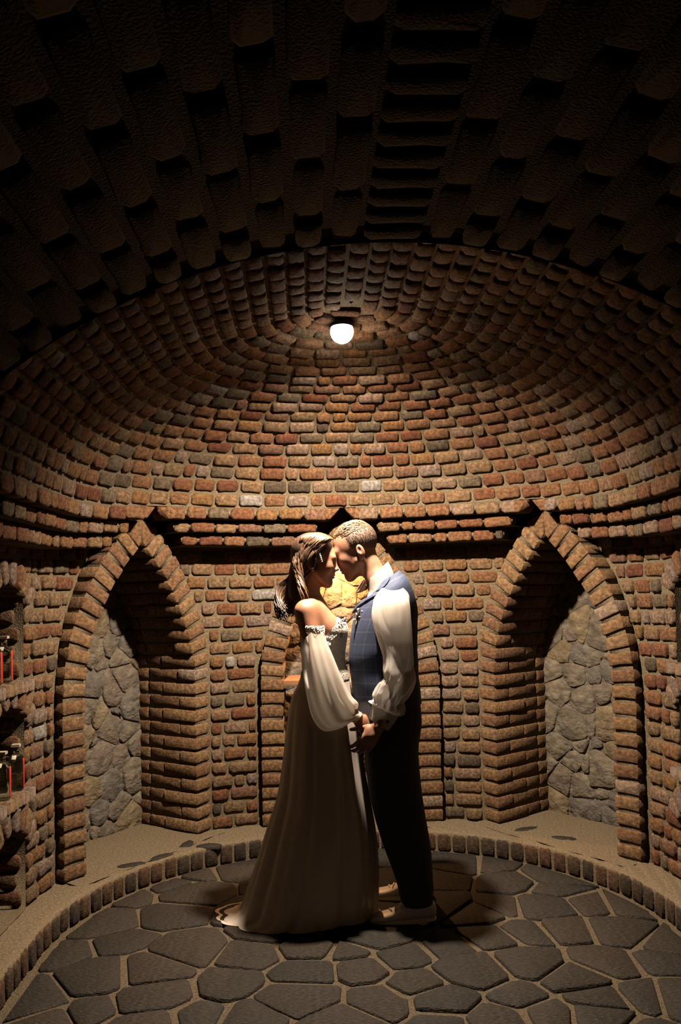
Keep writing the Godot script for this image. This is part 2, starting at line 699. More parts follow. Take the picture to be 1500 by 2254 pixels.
func niche_hw(h: float, add: float) -> float:
	for r in NICHE_ROWS:
		if h > r[0] - add * 0.3 and h < r[2] + add:
			if h <= r[1]:
				return NICHE_HALF + add * 0.1
			return (NICHE_HALF + add) * sqrt(maxf(0.0, 1.0 - pow((h - r[1]) / (r[2] - r[1] + add), 2)))
	return 0.0


func taken_at(pl: Dictionary, h: float, add: float) -> Array:
	# the stretches of the wall that arches and niches take up at a height
	var out := []
	for a in arches:
		var m: Vector2 = (a[0] + a[1]) / 2
		var e: Vector2 = (a[1] - a[0]).normalized()
		var half: float = a[0].distance_to(a[1]) / 2
		var w := 0.0
		if h < 1.76 + add * 0.95:
			w = arch_hw(h - 0.0, half) + add
			if h > 1.3:
				w = maxf(arch_hw(h - add * 0.75, half) + add * 0.75, arch_hw(h, half) + add * 0.6)
			if h > 1.76:
				w = minf(w, (1.76 + add * 1.1 - h) * 0.9)
		if w > 0.0:
			out.append([s_near(pl, m - e * w), s_near(pl, m + e * w)])
	var nw := niche_hw(h, add)
	if nw > 0.0:
		var sl := s_near(pl, Vector2(-1.48, NICHE_V))
		out.append([sl - nw, sl + nw])
		var sr := s_near(pl, Vector2(1.48, NICHE_V))
		out.append([sr - nw, sr + nw])
	return out


func shell(pl: Dictionary, h0: float, h1: float, add: float, back: float) -> ArrayMesh:
	# the mortar that the bricks are set in, open where arches and niches are, and its outer side
	var v := PackedVector3Array()
	var nn := PackedVector3Array()
	var idx := PackedInt32Array()
	var ds := 0.022
	var rows := int((h1 - h0) / 0.022)
	var cols := int(pl.half * 2 / ds)
	for r in rows:
		var ha := h0 + (h1 - h0) * r / rows
		var hb := h0 + (h1 - h0) * (r + 1) / rows
		var runs := free_runs(-pl.half, pl.half, taken_at(pl, (ha + hb) / 2, add))
		for run in runs:
			var n := maxi(1, int((run[1] - run[0]) / 0.06))
			for i in n + 1:
				var q := along(pl, run[0] + (run[1] - run[0]) * i / n)
				var p: Vector2 = q[0] - q[2] * 0.018
				v.append_array([W(p.x, p.y, ha), W(p.x, p.y, hb)])
				var nw := Wd(q[2].x, q[2].y)
				nn.append_array([nw, nw])
				if i:
					var b := v.size()
					idx.append_array([b - 4, b - 3, b - 2, b - 2, b - 3, b - 1])
	var outer := PackedVector3Array()
	for j in 2:
		for i in 61:
			var q := along(pl, pl.half * (1.0 - i / 30.0))
			var p: Vector2 = q[0] - q[2] * back
			outer.append(W(p.x, p.y, h0 if j == 0 else h1))
	return join([arrays_mesh(v, nn, idx), grid_mesh(outer, 61, 2)])


func band(pl: Dictionary, runs: Array, h0: float, h1: float, prot: float, back: float) -> ArrayMesh:
	# a solid mortar course standing out from the wall
	var parts := []
	for r in runs:
		var n := maxi(2, int((r[1] - r[0]) / 0.07))
		var pts := PackedVector3Array()
		for j in 5:
			for i in n + 1:
				var q := along(pl, r[0] + (r[1] - r[0]) * i / n)
				var p: Vector2 = q[0] + q[2] * (prot if j == 1 or j == 2 else -back)
				var d := dip(q[0].y)
				pts.append(W(p.x, p.y, (h0 if j == 0 or j == 1 or j == 4 else h1) + d))
		parts.append(grid_mesh(pts, n + 1, 5))
	return join(parts)


func build_walls() -> void:
	arch_frames()
	var pl := wall_plan()
	var names := [["wall_left", "left side wall of the cellar, old bricks round three stacked bottle niches"], ["wall_back", "curved back wall of old bricks between the three pointed arches"], ["wall_right", "right side wall of old bricks round three stacked empty niches"]]
	var split := s_near(pl, (arches[2][0] + arches[2][1]) / 2)
	var walls := []
	for n in names:
		walls.append(structure(n[0], n[1], "wall"))
	obj("mortar", shell(pl, 0.10, 2.02, 0.06, 0.55), mortar, walls[1])
	var lists := [[], [], []]
	for k in 21:
		var h := 0.11 + 0.0775 * (k + 0.5)
		var runs := free_runs(-pl.half + 1.1, pl.half - 1.1, taken_at(pl, h, 0.135))
		for r in runs:
			var mid: float = (r[0] + r[1]) / 2
			var which := 0 if mid < -split else (2 if mid > split else 1)
			course(lists[which], pl, h, [r], 0.0, 0.015)
	for k in 3:
		emit(walls[k], lists[k])
	# three courses step out over the wall to carry the dome
	var cb := structure("trim_2", "three stepped brick courses below the dome, notched over the arches", "cornice")
	var specs := []
	var steps := [[1.335, 1.405, 1.782, 0.235], [1.29, 1.36, 1.855, 0.165], [1.24, 1.31, 1.925, 0.075]]
	for k in 3:
		var st: Array = steps[k]
		var p := plan(st[0], st[1], 2.5)
		var gaps := []
		for a in arches:
			var m: Vector2 = (a[0] + a[1]) / 2
			var e: Vector2 = (a[1] - a[0]).normalized()
			gaps.append([s_near(p, m - e * st[3]), s_near(p, m + e * st[3])])
		var runs := free_runs(-p.half + 0.9, p.half - 0.9, gaps)
		course(specs, p, st[2], runs, 0.0, 0.012, true)
		obj("mortar", band(p, runs, st[2] - 0.031, st[2] + 0.037, -0.014, 0.30), mortar, cb)
		if k == 2:
			for g in gaps:
				for side in [-1, 1]:
					# the bricks beside a notch are cut to its slope
					var sm: float = (g[0] + g[1]) / 2
					var q := along(p, sm + side * 0.05)
					var o := PackedVector2Array([Vector2(0.045, -0.03), Vector2(0.06, 0.031), Vector2(-0.035, 0.031), Vector2(0.02, -0.03)])
					if side < 0:
						for i in 4:
							o[i].x = -o[i].x
						o.reverse()
					piece("cut_brick", block_mesh(o, 0.12, 0.005, 4), tones[0], cb, frame(q, st[2] + dip(q[0].y), 0.0))
	emit(cb, specs, 290)


# ---------------------------------------------------------------- arches

func build_arches() -> void:
	var labels := ["pointed brick arch and stone-backed niche at the left", "pointed brick arch and lit niche behind the couple", "pointed brick arch and stone-backed niche at the right"]
	for k in 3:
		var a: Array = arches[k]
		var m: Vector2 = (a[0] + a[1]) / 2
		var e: Vector2 = (a[1] - a[0]).normalized()
		var n := Vector2(e.y, -e.x)
		var half: float = a[0].distance_to(a[1]) / 2
		var root := structure("trim_%d" % (k + 3), labels[k], "arch")
		root.transform = Transform3D(Basis(Wd(e.x, e.y), Vector3.UP, Wd(n.x, n.y)), W(m.x, m.y, 0))
		arch(root, half, k)


func arch(root: Node3D, half: float, which: int) -> void:
	var w := 0.135
	var base := 0.11
	var deep := 0.47
	# the right half of the opening's edge, from the ledge to the point
	var line := PackedVector2Array()
	for i in 61:
		var h := base + (1.76 - base) * i / 60.0
		line.append(Vector2(arch_hw(h, half), h))
	var s := PackedFloat32Array([0.0])
	for i in range(1, 61):
		s.append(s[i - 1] + line[i].distance_to(line[i - 1]))
	var total := s[60]
	var at := func(x: float) -> Array:
		var i := clampi(s.bsearch(x), 1, 60)
		var f := clampf((x - s[i - 1]) / (s[i] - s[i - 1]), 0, 1)
		return [line[i - 1].lerp(line[i], f), (line[i] - line[i - 1]).normalized()]
	# mortar behind the ring, under the arch and round its outside
	var parts := []
	for side: float in [-1.0, 1.0]:
		var pts := PackedVector3Array()
		for j in 5:
			for i in 41:
				var q: Array = at.call(total * i / 40.0)
				var o := Vector2(q[1].y, -q[1].x)
				var p: Vector2 = q[0] + o * (0.011 if j < 2 else (w - 0.006))
				if j >= 2:
					p.x = maxf(p.x, 0.0)
				if i == 40:
					p.x = 0.0
					p.y = 1.772 if j < 2 else 1.895
				pts.append(Vector3(p.x * side, p.y, -deep if j == 0 else (-0.010 if j < 4 else -0.3)))
		if side > 0:
			parts.append(grid_mesh(pts, 41, 5))
		else:
			parts.append(grid_mesh(pts, 41, 5))
	obj("mortar", join(parts), mortar, root)
	var sill := PackedVector3Array()
	for j in 5:
		for i in 9:
			sill.append(Vector3(-half - 0.12 + (half * 2 + 0.24) * i / 8.0, 0.110 + 0.003 * sin(i * 2.1 + j * 1.7), 0.10 - (deep + 0.12) * j / 4.0))
	obj("niche_floor", grid_mesh(sill, 9, 5), ledge_mat, root)
	# the ring of bricks: flat at the piers, turning with the curve; behind each one the bricks of the jamb
	var steps := int((total - 0.03) / 0.0765)
	var ring := {}
	for d: float in [0.125, 0.255]:
		ring[d] = []
		for k in 4:
			ring[d].append(block_mesh(brick_outline(w, 0.063, 50 + k, 0.005), d, 0.005, k, 0.001, 0.003))
	var jl := block_mesh(brick_outline(0.24, 0.063, 60, 0.006), 0.09, 0.005, 2, 0.001, 0.003)
	var js := block_mesh(brick_outline(0.12, 0.063, 61, 0.006), 0.09, 0.005, 3, 0.001, 0.003)
	for side: float in [-1.0, 1.0]:
		for k in steps:
			var q: Array = at.call((k + 0.5) * total / (steps + 0.45))
			var t := Vector2(q[1].x * side, q[1].y)
			var o := Vector2(q[1].y * side, -q[1].x)
			var p := Vector2(q[0].x * side, q[0].y)
			var d: float = 0.125 if (k + which) % 2 else 0.255
			var x := Vector3(o.x * side, o.y * side, 0)
			var c := p + o * (w / 2 + rf(-0.004, 0.004))
			var tf := Transform3D(Basis(x, Vector3(t.x, t.y, 0), Vector3(0, 0, 1)), Vector3(c.x, c.y, rf(-0.003, 0.004)))
			tf.basis = tf.basis * Basis.from_euler(Vector3(rf(-0.02, 0.02), rf(-0.02, 0.02), rf(-0.02, 0.02)))
			var tone: StandardMaterial3D = arch_tones[rng.randi() % 4] if rng.randf() > 0.1 else arch_tones[4]
			piece("brick", ring[d][rng.randi() % 4], tone, root, tf)
			var z := -d - 0.006
			for jm in ([js, jl] if d > 0.2 else [jl, js]):
				var l := 0.24 if jm == jl else 0.12
				if z - l < -deep - 0.03:
					break
				var jb := Basis(Vector3(0, 0, side), Vector3(t.x, t.y, 0), Vector3(-o.x, -o.y, 0))
				var cc := p + o * rf(0.0, 0.004)
				piece("jamb_brick", jm, arch_tones[rng.randi() % 4], root, Transform3D(jb, Vector3(cc.x, cc.y, z - l / 2)))
				z -= l + 0.008
			var rest := z + deep + 0.012
			if rest > 0.03:
				var jb2 := Basis(Vector3(0, 0, side), Vector3(t.x, t.y, 0), Vector3(-o.x, -o.y, 0)) * Basis.from_scale(Vector3(rest / 0.12, 1, 1))
				var c2 := p + o * rf(0.0, 0.004)
				piece("jamb_brick", js, arch_tones[rng.randi() % 4], root, Transform3D(jb2, Vector3(c2.x, c2.y, z - rest / 2)))
		# the last brick on each side is cut to meet its fellow
		var q2: Array = at.call(steps * total / (steps + 0.45))
		var o2 := Vector2(q2[1].y, -q2[1].x)
		var i2: Vector2 = q2[0] + q2[1] * 0.004
		var poly := PackedVector2Array([Vector2(0.004, 1.765), i2 + Vector2(0.002, 0), i2 + o2 * w, Vector2(0.004, i2.y + o2.y * w + 0.05)])
		if side < 0:
			for k in 4:
				poly[k].x = -poly[k].x
			poly.reverse()
		piece("cut_brick", block_mesh(poly, 0.2, 0.004, 7), arch_tones[1], root, Transform3D(Basis(), Vector3(0, 0, 0.0)))
	# rough stone at the back of the niche
	var bw := Node3D.new()
	put(bw, "stone_wall", root)
	bw.position = Vector3(0, 0, -deep)
	var back := BoxMesh.new()
	back.size = Vector3(half * 2 + 0.3, 1.9, 0.1)
	obj("mortar", back, stone_mats[1], bw, Transform3D(Basis(), Vector3(0, 0.95, -0.055)))
	var seeds := PackedVector2Array()
	for r in 13:
		for c in 6:
			seeds.append(Vector2(-half - 0.02 + (c + 0.5 + 0.45 * (r % 2)) * (half * 2 + 0.04) / 6.3 + rf(-0.045, 0.045), 0.14 + r * 0.135 + rf(-0.04, 0.04)))
	for poly in cells(seeds, PackedVector2Array([Vector2(-half - 0.03, 0.1), Vector2(half + 0.03, 0.1), Vector2(half + 0.03, 1.8), Vector2(-half - 0.03, 1.8)]), 0.002, 0.03):
		if absf(area(poly)) < 0.0015:
			continue
		var o := worn_outline(poly, 0.022, 0.009)
		if area(o) < 0.0:
			o.reverse()
		piece("stone", block_mesh(o, 0.04, 0.006, rng.randi() % 999, rf(-0.002, 0.006), 0.009), stone_mats[rng.randi() % 5], bw, Transform3D(Basis.from_euler(Vector3(0, 0, 0)), Vector3(0, 0, rf(0.002, 0.016))))


# ---------------------------------------------------------------- dome, tunnel

func dome_ring(t: float) -> Dictionary:
	return plan(maxf(0.012, 1.24 * cos(t)), maxf(0.012, 1.31 * cos(t)), 2.5)


func dome_h(t: float, v: float) -> float:
	return 1.925 + 0.735 * sin(t) + dip(v) * cos(t)


func build_dome() -> void:
	var dm := structure("ceiling", "brick dome over the room, its courses running forward as a barrel vault", "ceiling")
	# mortar shell
	var cols := 90
	for side in 2:
		var pts := PackedVector3Array()
		var rows := 28
		for r in rows + 1:
			var t := 0.048 + (PI / 2 - 0.048) * r / rows
			var pl := dome_ring(t)
			for c in cols + 1:
				var q := along(pl, pl.half * (c * 2.0 / cols - 1.0) * (1.0 if side == 0 else -1.0))
				var out := 0.019 if side == 0 else 0.30
				var p: Vector2 = q[0] - q[2] * out * cos(t)
				pts.append(W(p.x, p.y, dome_h(t, q[0].y) + out * sin(t)))
		obj("mortar_shell" if side == 0 else "outer_shell", grid_mesh(pts, cols + 1, rows + 1), mortar, dm)
	var specs := []
	# heights of the courses, evenly spaced along the curve
	var t := 0.0
	var acc := 0.0
	var next := 0.074
	var row := 0
	while t < 1.56:
		t += 0.002
		acc += 0.002 * sqrt(pow(1.275 * sin(t), 2) + pow(0.735 * cos(t), 2))
		if acc < next:
			continue
		next += 0.0765
		row += 1
		var pl := dome_ring(t)
		var front := minf(pl.half, pl.half - 0.35)
		if 1.3 * cos(t) < 0.02:
			break
		var s := -front + rf(0.0, 0.1)
		var barrel: float = pl.half + VF   # where the straight sides begin
		while s < front:
			var q0 := along(pl, s)
			var l := rf(0.125, 0.152)
			if absf(s) > barrel:
				l = rf(0.09, 0.125)
			elif rng.randf() < 0.1:
				l = rf(0.07, 0.095)
			var q := along(pl, s + l / 2)
			var n := Wd(q[2].x, q[2].y)
			var x := Wd(q[1].x, q[1].y)
			var y := (n * 1.275 * sin(t) + Vector3.UP * 0.735 * cos(t)).normalized()
			var at := Transform3D(Basis(x, y, x.cross(y)), W(q[0].x, q[0].y, dome_h(t, q[0].y)))
			at.origin += at.basis.z * rf(-0.006, 0.005)
			at.basis = at.basis * Basis.from_euler(Vector3(rf(-0.06, 0.06), rf(-0.05, 0.05), rf(-0.03, 0.03)))
			specs.append(spec(at, l - 0.014, pick_tone()))
			s += l
	# the crown line, in front of the half dome
	var v := -0.05
	while v > VF + 0.3:
		var l := rf(0.10, 0.13)
		var at := Transform3D(Basis(Wd(0, 1), Wd(1, 0), Vector3.DOWN), W(0, v - l / 2, 2.66))
		specs.append(spec(at, l - 0.014, pick_tone()))
		v -= l
	emit(dm, specs)


func build_tunnel() -> void:
	# the lower vault that the camera looks out of, and the wall over its mouth
	var tn := structure("ceiling_001", "brick vault of the entrance passage, darkened to stand for its shade, nearer and lower than the dome", "ceiling")
	var R := 1.42
	var mouth := -1.55
	var far := -3.9
	var ang := 0.92
	var arc := func(a: float, add: float) -> Vector2: return Vector2((R + add) * sin(a), 2.255 - R + (R + add) * cos(a))
	for side in 2:
		var pts := PackedVector3Array()
		for r in 2:
			for c in 41:
				var a := (c / 20.0 - 1.0) * ang * (1.0 if side == 0 else -1.0)
				var p: Vector2 = arc.call(a, 0.012 if side == 0 else 0.25)
				pts.append(W(p.x, mouth if r == 0 else far, p.y))
		obj("mortar_shell" if side == 0 else "outer_shell", grid_mesh(pts, 41, 2), shaded_mortar, tn)
	var face := PackedVector3Array()
	for r in 2:
		for c in 41:
			var a := (c / 20.0 - 1.0) * ang
			var p: Vector2 = arc.call(a, 0.0) if r == 0 else Vector2(sin(a) * 2.1, 2.75)
			face.append(W(p.x, mouth - 0.001, p.y))
	var fw := structure("wall_front", "brick wall over the passage mouth, facing the dome", "wall")
	obj("mortar", grid_mesh(face, 41, 2), shaded_mortar, fw)
	for s: float in [-1.0, 1.0]:
		var b := BoxMesh.new()
		b.size = Vector3(0.7, 1.95, 2.4)
		var o := obj("side_wall", b, shaded_mortar, fw, Transform3D(Basis(Vector3.UP, -YAW), W(s * 1.465, -2.755, 0.9)))
	var bk := BoxMesh.new()
	bk.size = Vector3(3.6, 2.6, 0.1)
	obj("end_wall", bk, shaded_mortar, fw, Transform3D(Basis(Vector3.UP, -YAW), W(0, -3.95, 1.2)))
	var specs := []
	var da := 0.08 / R
	var k0 := int(ang / da)
	for k in range(-k0, k0 + 1):
		if k == 0:
			continue
		var a := (k + 0.35 * signf(k)) * da
		var v := mouth - (0.0 if k % 2 else 0.13)
		if k % 2 == 0:
			var p0: Vector2 = arc.call(a, 0.0)
			specs.append(spec(Transform3D(Basis(Wd(0, 1), Wd(cos(a), 0) - Vector3(0, sin(a), 0), -(Wd(sin(a), 0) + Vector3(0, cos(a), 0))), W(p0.x, mouth - 0.06, p0.y)), 0.115, pick_tone()))
		while v > mouth - 1.35:
			var l := rf(0.22, 0.25)
			var p: Vector2 = arc.call(a, rf(-0.003, 0.006))
			var tr := Transform3D(Basis(Wd(0, 1), Wd(cos(a), 0) - Vector3(0, sin(a), 0), -(Wd(sin(a), 0) + Vector3(0, cos(a), 0))), W(p.x, v - l / 2, p.y))
			specs.append(spec(tr, l - 0.014, pick_tone()))
			v -= l
	# bricks laid across at the crown
	var vv := mouth
	while vv > mouth - 1.35:
		var tr := Transform3D(Basis(Wd(1, 0), Wd(0, -1), Vector3.DOWN), W(0, vv - 0.04, 2.255))
		specs.append(spec(tr, 0.13, pick_tone()))
		vv -= 0.076
	emit(tn, specs, 300, shaded_tones)


# ---------------------------------------------------------------- bottle niches and small things

func build_side_niches() -> void:
	var pl := wall_plan()
	for side in 2:
		var root := structure("trim_%d" % (6 + side), ["three stacked arched bottle niches in the left wall", "three stacked arched empty niches in the right wall"][side], "niche")
		var s0 := s_near(pl, Vector2(-1.48 if side == 0 else 1.48, NICHE_V))
		root.transform = frame(along(pl, s0), 0.0, 0.0)
		var deep := 0.34
		for row in NICHE_ROWS:
			var line := PackedVector2Array()
			line.append(Vector2(-NICHE_HALF, row[0]))
			for i in 13:
				var a := PI - PI * i / 12.0
				line.append(Vector2(NICHE_HALF * cos(a), row[1] + (row[2] - row[1]) * sin(a)))
			line.append(Vector2(NICHE_HALF, row[0]))
			line.append(Vector2(-NICHE_HALF, row[0]))
			var pts := PackedVector3Array()
			for j in 3:
				for p in line:
					var q := p if j < 2 else Vector2(0, row[0] + 0.1)
					pts.append(Vector3(q.x, q.y, 0.004 if j == 0 else -deep))
			obj("recess", grid_mesh(pts, line.size(), 3), mortar, root)
			# far jamb and back, in brick courses
			var k := 0
			var h: float = row[0] + 0.045
			while h < row[1] + 0.02:
				var jx := NICHE_HALF if side == 0 else -NICHE_HALF
				for n in 2:
					var jb := Basis(Vector3(0, 0, signf(jx)), Vector3.UP, Vector3(-signf(jx), 0, 0))
					piece("jamb_brick", brick_meshes[(k + n) % 7], tones[(k * 3 + n) % 6], root, Transform3D(jb, Vector3(jx - signf(jx) * 0.012, h, -0.085 - n * 0.15 - (k % 2) * 0.02)))
				for n in 3:
					piece("back_brick", brick_meshes[(k + n) % 7], tones[(k * 5 + n) % 8], root, Transform3D(Basis(), Vector3(-0.13 + n * 0.15 - (k % 2) * 0.06, h, -deep + 0.012)))
				h += 0.078
				k += 1
			# a short arch of bricks on edge over each opening, standing a little proud
			var count := 8
			for i in count:
				var a := PI * (i + 0.5) / count
				var rx := NICHE_HALF + 0.055
				var ry: float = row[2] - row[1] + 0.055
				var p := Vector2(rx * cos(a), row[1] + ry * sin(a))
				var o := Vector2(cos(a) * ry, sin(a) * rx).normalized()
				var b := Basis(Vector3(o.y, -o.x, 0), Vector3(o.x, o.y, 0), Vector3(0, 0, 1))
				b = b * Basis(Vector3(0, 0, 1), PI / 2)
				piece("brick", half_meshes[i % 4], [tones[4], tones[3], tones[0], tones[8]][(i + side) % 4], root, Transform3D(b * Basis.from_scale(Vector3(1.3, 0.95, 1)), Vector3(p.x, p.y, 0.024 + rf(-0.004, 0.004))))
			# the sill, bricks laid flat with their ends to the room
			for i in 6:
				var x := -0.21 + i * 0.084
				if row[0] > 0.2:
					piece("sill_brick", half_meshes[i % 4], tones[[4, 8, 3, 10][(i + side) % 4]], root, Transform3D(Basis.from_euler(Vector3(-PI / 2, 0, 0)) * Basis.from_scale(Vector3(0.92, 2.2, 0.5)), Vector3(x, row[0] + 0.002 + rf(-0.002, 0.002), -0.032)))


func bottle(x: float, d: float, h: float, turn: float, label: String) -> void:
	var t := Node3D.new()
	put(t, "bottle")
	t.position = Vector3(x, h, -d)
	t.rotation.y = turn
	tag(t, label, "bottle", "glass bottles in the left wall niches")
	# rounded square body, sloping shoulders, a neck
	var rings := []
	var prof := [[0.0, 0.022, 2.0], [0.001, 0.029, 5.0], [0.006, 0.031, 5.0], [0.125, 0.031, 5.0], [0.137, 0.029, 4.0], [0.147, 0.022, 3.0], [0.153, 0.014, 2.2], [0.158, 0.012, 2.0], [0.178, 0.012, 2.0]]
	var pts := PackedVector3Array()
	for p in prof:
		for i in 28:
			var a := TAU * i / 28
			var ca := cos(a)
			var sa := sin(a)
			var f := pow(pow(absf(ca), p[2]) + pow(absf(sa), p[2]), -1.0 / p[2])
			pts.append(Vector3(ca * p[1] * f, p[0], -sa * p[1] * f))
	obj("glass", grid_mesh(pts, 28, prof.size(), true), bottle_glass, t)
	var cork := CylinderMesh.new()
	cork.top_radius = 0.011
	cork.bottom_radius = 0.010
	cork.height = 0.018
	obj("stopper_stem", cork, cork_mat, t, Transform3D(Basis(), Vector3(0, 0.176, 0)))
	var top := BoxMesh.new()
	top.size = Vector3(0.034, 0.011, 0.034)
	obj("stopper", top, stopper_mat, t, Transform3D(Basis(), Vector3(0, 0.190, 0)))
	# a red strip down one side, rounded at its top, and a paper tag on the shoulder
	var strip := PackedVector2Array([Vector2(-0.011, 0.008), Vector2(0.011, 0.008), Vector2(0.011, 0.124)])
	for i in range(1, 6):
		strip.append(Vector2(0.011 * cos(PI * i / 6), 0.124 + 0.011 * sin(PI * i / 6)))
	strip.append(Vector2(-0.011, 0.124))
	obj("red_label", block_mesh(strip, 0.0012, 0.0004, 1), red_label, t, Transform3D(Basis(Vector3(0, 0, -1), Vector3.UP, Vector3(1, 0, 0)), Vector3(0.0322, 0, 0)))
	var tag_o := PackedVector2Array([Vector2(-0.009, -0.010), Vector2(0.009, -0.010), Vector2(0.009, 0.010), Vector2(-0.009, 0.010)])
	obj("paper_tag", block_mesh(tag_o, 0.001, 0.0003, 1), paper_mat, t, Transform3D(Basis.from_euler(Vector3(-0.75, 0, 0)), Vector3(-0.003, 0.143, 0.0285)))


var bottle_glass: StandardMaterial3D
var cork_mat: StandardMaterial3D
var stopper_mat: StandardMaterial3D
var red_label: StandardMaterial3D
var paper_mat: StandardMaterial3D


func build_small_things() -> void:
	bottle_glass = plain_mat(Color(0.86, 0.90, 0.86, 0.0), 0.03)
	bottle_glass.refraction_enabled = true
	bottle_glass.refraction_scale = 0.045
	cork_mat = plain_mat(c8(110, 86, 58), 0.8)
	stopper_mat = plain_mat(c8(128, 114, 94), 0.6)
	red_label = plain_mat(c8(168, 38, 24), 0.5)
	red_label.albedo_texture = noise_tex(0.05, Color(0.55, 0.5, 0.4), Color(1, 1, 1), 77, 3, 128)
	paper_mat = plain_mat(c8(150, 142, 126), 0.8)
	bottle(-1.437, 3.60, 0.640, 0.15, "clear glass bottle, the farther of the two in the middle left niche")
	bottle(-1.425, 3.425, 0.640, 0.1, "clear glass bottle at the front of the middle left niche, cut by the frame")
	bottle(-1.440, 3.49, 1.117, 0.1, "clear glass bottle in the upper left niche, whole in view")
	bottle(-1.440, 3.385, 1.117, 0.05, "clear glass bottle in the upper left niche, mostly outside the frame")
	# shelf in the middle niche
	var wood := plain_mat(c8(122, 86, 54), 0.6)
	wood.albedo_texture = noise_tex(0.02, Color(0.7, 0.66, 0.6), Color(1, 1, 1), 91, 4, 256)
	wood.uv1_triplanar = true
	wood.uv1_scale = Vector3(1.2, 9, 9)
	var sh := Node3D.new()
	put(sh, "shelf")
	sh.transform = Transform3D(Basis(Vector3.UP, -YAW), W(0.03, 1.235 + 0.36, 0.945))
	tag(sh, "pale wooden shelf board in the lit niche behind the bride", "shelf")
	var bo := PackedVector2Array([Vector2(-0.385, -0.16), Vector2(0.385, -0.16), Vector2(0.385, 0.16), Vector2(-0.385, 0.16)])
	obj("board", block_mesh(bo, 0.03, 0.004, 1), wood, sh, Transform3D(Basis(Vector3.RIGHT, Vector3.FORWARD, Vector3.UP), Vector3(0, 0.015, 0)))
	for s: float in [-1.0, 1.0]:
		var br := PackedVector2Array([Vector2(0.0, -0.12), Vector2(0.22, -0.025), Vector2(0.22, 0.0), Vector2(0.0, 0.0)])
		obj("bracket", block_mesh(br, 0.025, 0.003, 2), wood, sh, Transform3D(Basis(Vector3(0, 0, 1), Vector3.UP, Vector3(-1, 0, 0)), Vector3(s * 0.25, -0.016, -0.15)))
	# ceiling lamp under the crown of the dome
	var la := Node3D.new()
	put(la, "ceiling_lamp")
	la.position = LAMP
	tag(la, "small round glowing ceiling lamp at the crown of the brick dome", "lamp")
	var metal := plain_mat(c8(60, 56, 52), 0.4, 0.7)
	obj("base", lathe([[0.0, 0.050], [0.044, 0.050], [0.050, 0.046], [0.052, 0.022], [0.047, 0.018], [0.040, 0.018]]), metal, la)
	var glow := plain_mat(Color.WHITE, 0.4)
	glow.emission_enabled = true
	glow.emission = Color(1.0, 0.97, 0.93)
	glow.emission_energy_multiplier = 4.0
	var globe := []
	for i in 15:
		var w := -PI / 2 + (PI / 2 + 0.45) * i / 14.0
		globe.append([0.052 * cos(w), 0.052 * sin(w)])
	obj("bulb", lathe(globe), glow, la)
	# lamp on the back of the middle niche, hidden behind the two heads
	var nl := Node3D.new()
	put(nl, "niche_lamp")
	nl.position = NICHE_LAMP
	tag(nl, "small warm wall lamp in the middle niche behind the couple's heads", "lamp")
	var glow2 := glow.duplicate()
	glow2.emission = Color(1.0, 0.86, 0.66)
	obj("bulb", lathe([[0.0, -0.028], [0.014, -0.024], [0.023, -0.012], [0.026, 0.0], [0.020, 0.014], [0.012, 0.022], [0.011, 0.03]]), glow2, nl)
	obj("socket", lathe([[0.0, 0.056], [0.015, 0.055], [0.016, 0.03], [0.0, 0.028]]), metal, nl)
	var arm := CylinderMesh.new()
	arm.top_radius = 0.006
	arm.bottom_radius = 0.006
	arm.height = 0.16
	obj("arm", arm, metal, nl, Transform3D(Basis(Vector3.RIGHT, PI / 2), Vector3(0, 0.048, -0.08)))


func lathe(prof: Array, segs := 28) -> ArrayMesh:
	var pts := PackedVector3Array()
	for p in prof:
		for i in segs:
			var a := TAU * i / segs
			pts.append(Vector3(cos(a) * p[0], p[1], -sin(a) * p[0]))
	return grid_mesh(pts, segs, prof.size(), true)


# ---------------------------------------------------------------- people: shapes

# a point beside the couple: along the wall, height, towards the camera from the plane they stand in
func F(x: float, h: float, z: float) -> Vector3:
	return Vector3(x, h, -3.74 + z)


const CAPSULE := 0
const ELLIPSOID := 1


# a body part: [kind, a, b, radius a, radius b, blend, sign]
func cap(a: Vector3, b: Vector3, ra: float, rb: float, k := 0.02) -> Array:
	return [CAPSULE, a, b, ra, rb, k, 1.0]


func ball(c: Vector3, r: Vector3, k := 0.02, s := 1.0) -> Array:
	return [ELLIPSOID, c, r, 0.0, 0.0, k, s]


func dist1(q: Array, p: Vector3) -> float:
	if q[0] == CAPSULE:
		var a: Vector3 = q[1]
		var ab: Vector3 = q[2] - a
		var t := clampf((p - a).dot(ab) / maxf(1e-9, ab.length_squared()), 0.0, 1.0)
		return (p - a - ab * t).length() - lerpf(q[3], q[4], t)
	var r: Vector3 = q[2]
	var e: Vector3 = (p - q[1]) / r
	var k0 := e.length()
	var k1 := (e / r).length()
	return k0 * (k0 - 1.0) / maxf(k1, 1e-6)


func dist(qs: Array, p: Vector3) -> float:
	var d := 1.0
	for q in qs:
		var e := dist1(q, p)
		var k: float = q[5]
		if q[6] < 0.0:
			e = -e
			var h2 := maxf(k - absf(d - e), 0.0) / k
			d = maxf(d, e) + h2 * h2 * k * 0.25
		else:
			var h := maxf(k - absf(d - e), 0.0) / k
			d = minf(d, e) - h * h * k * 0.25
	return d


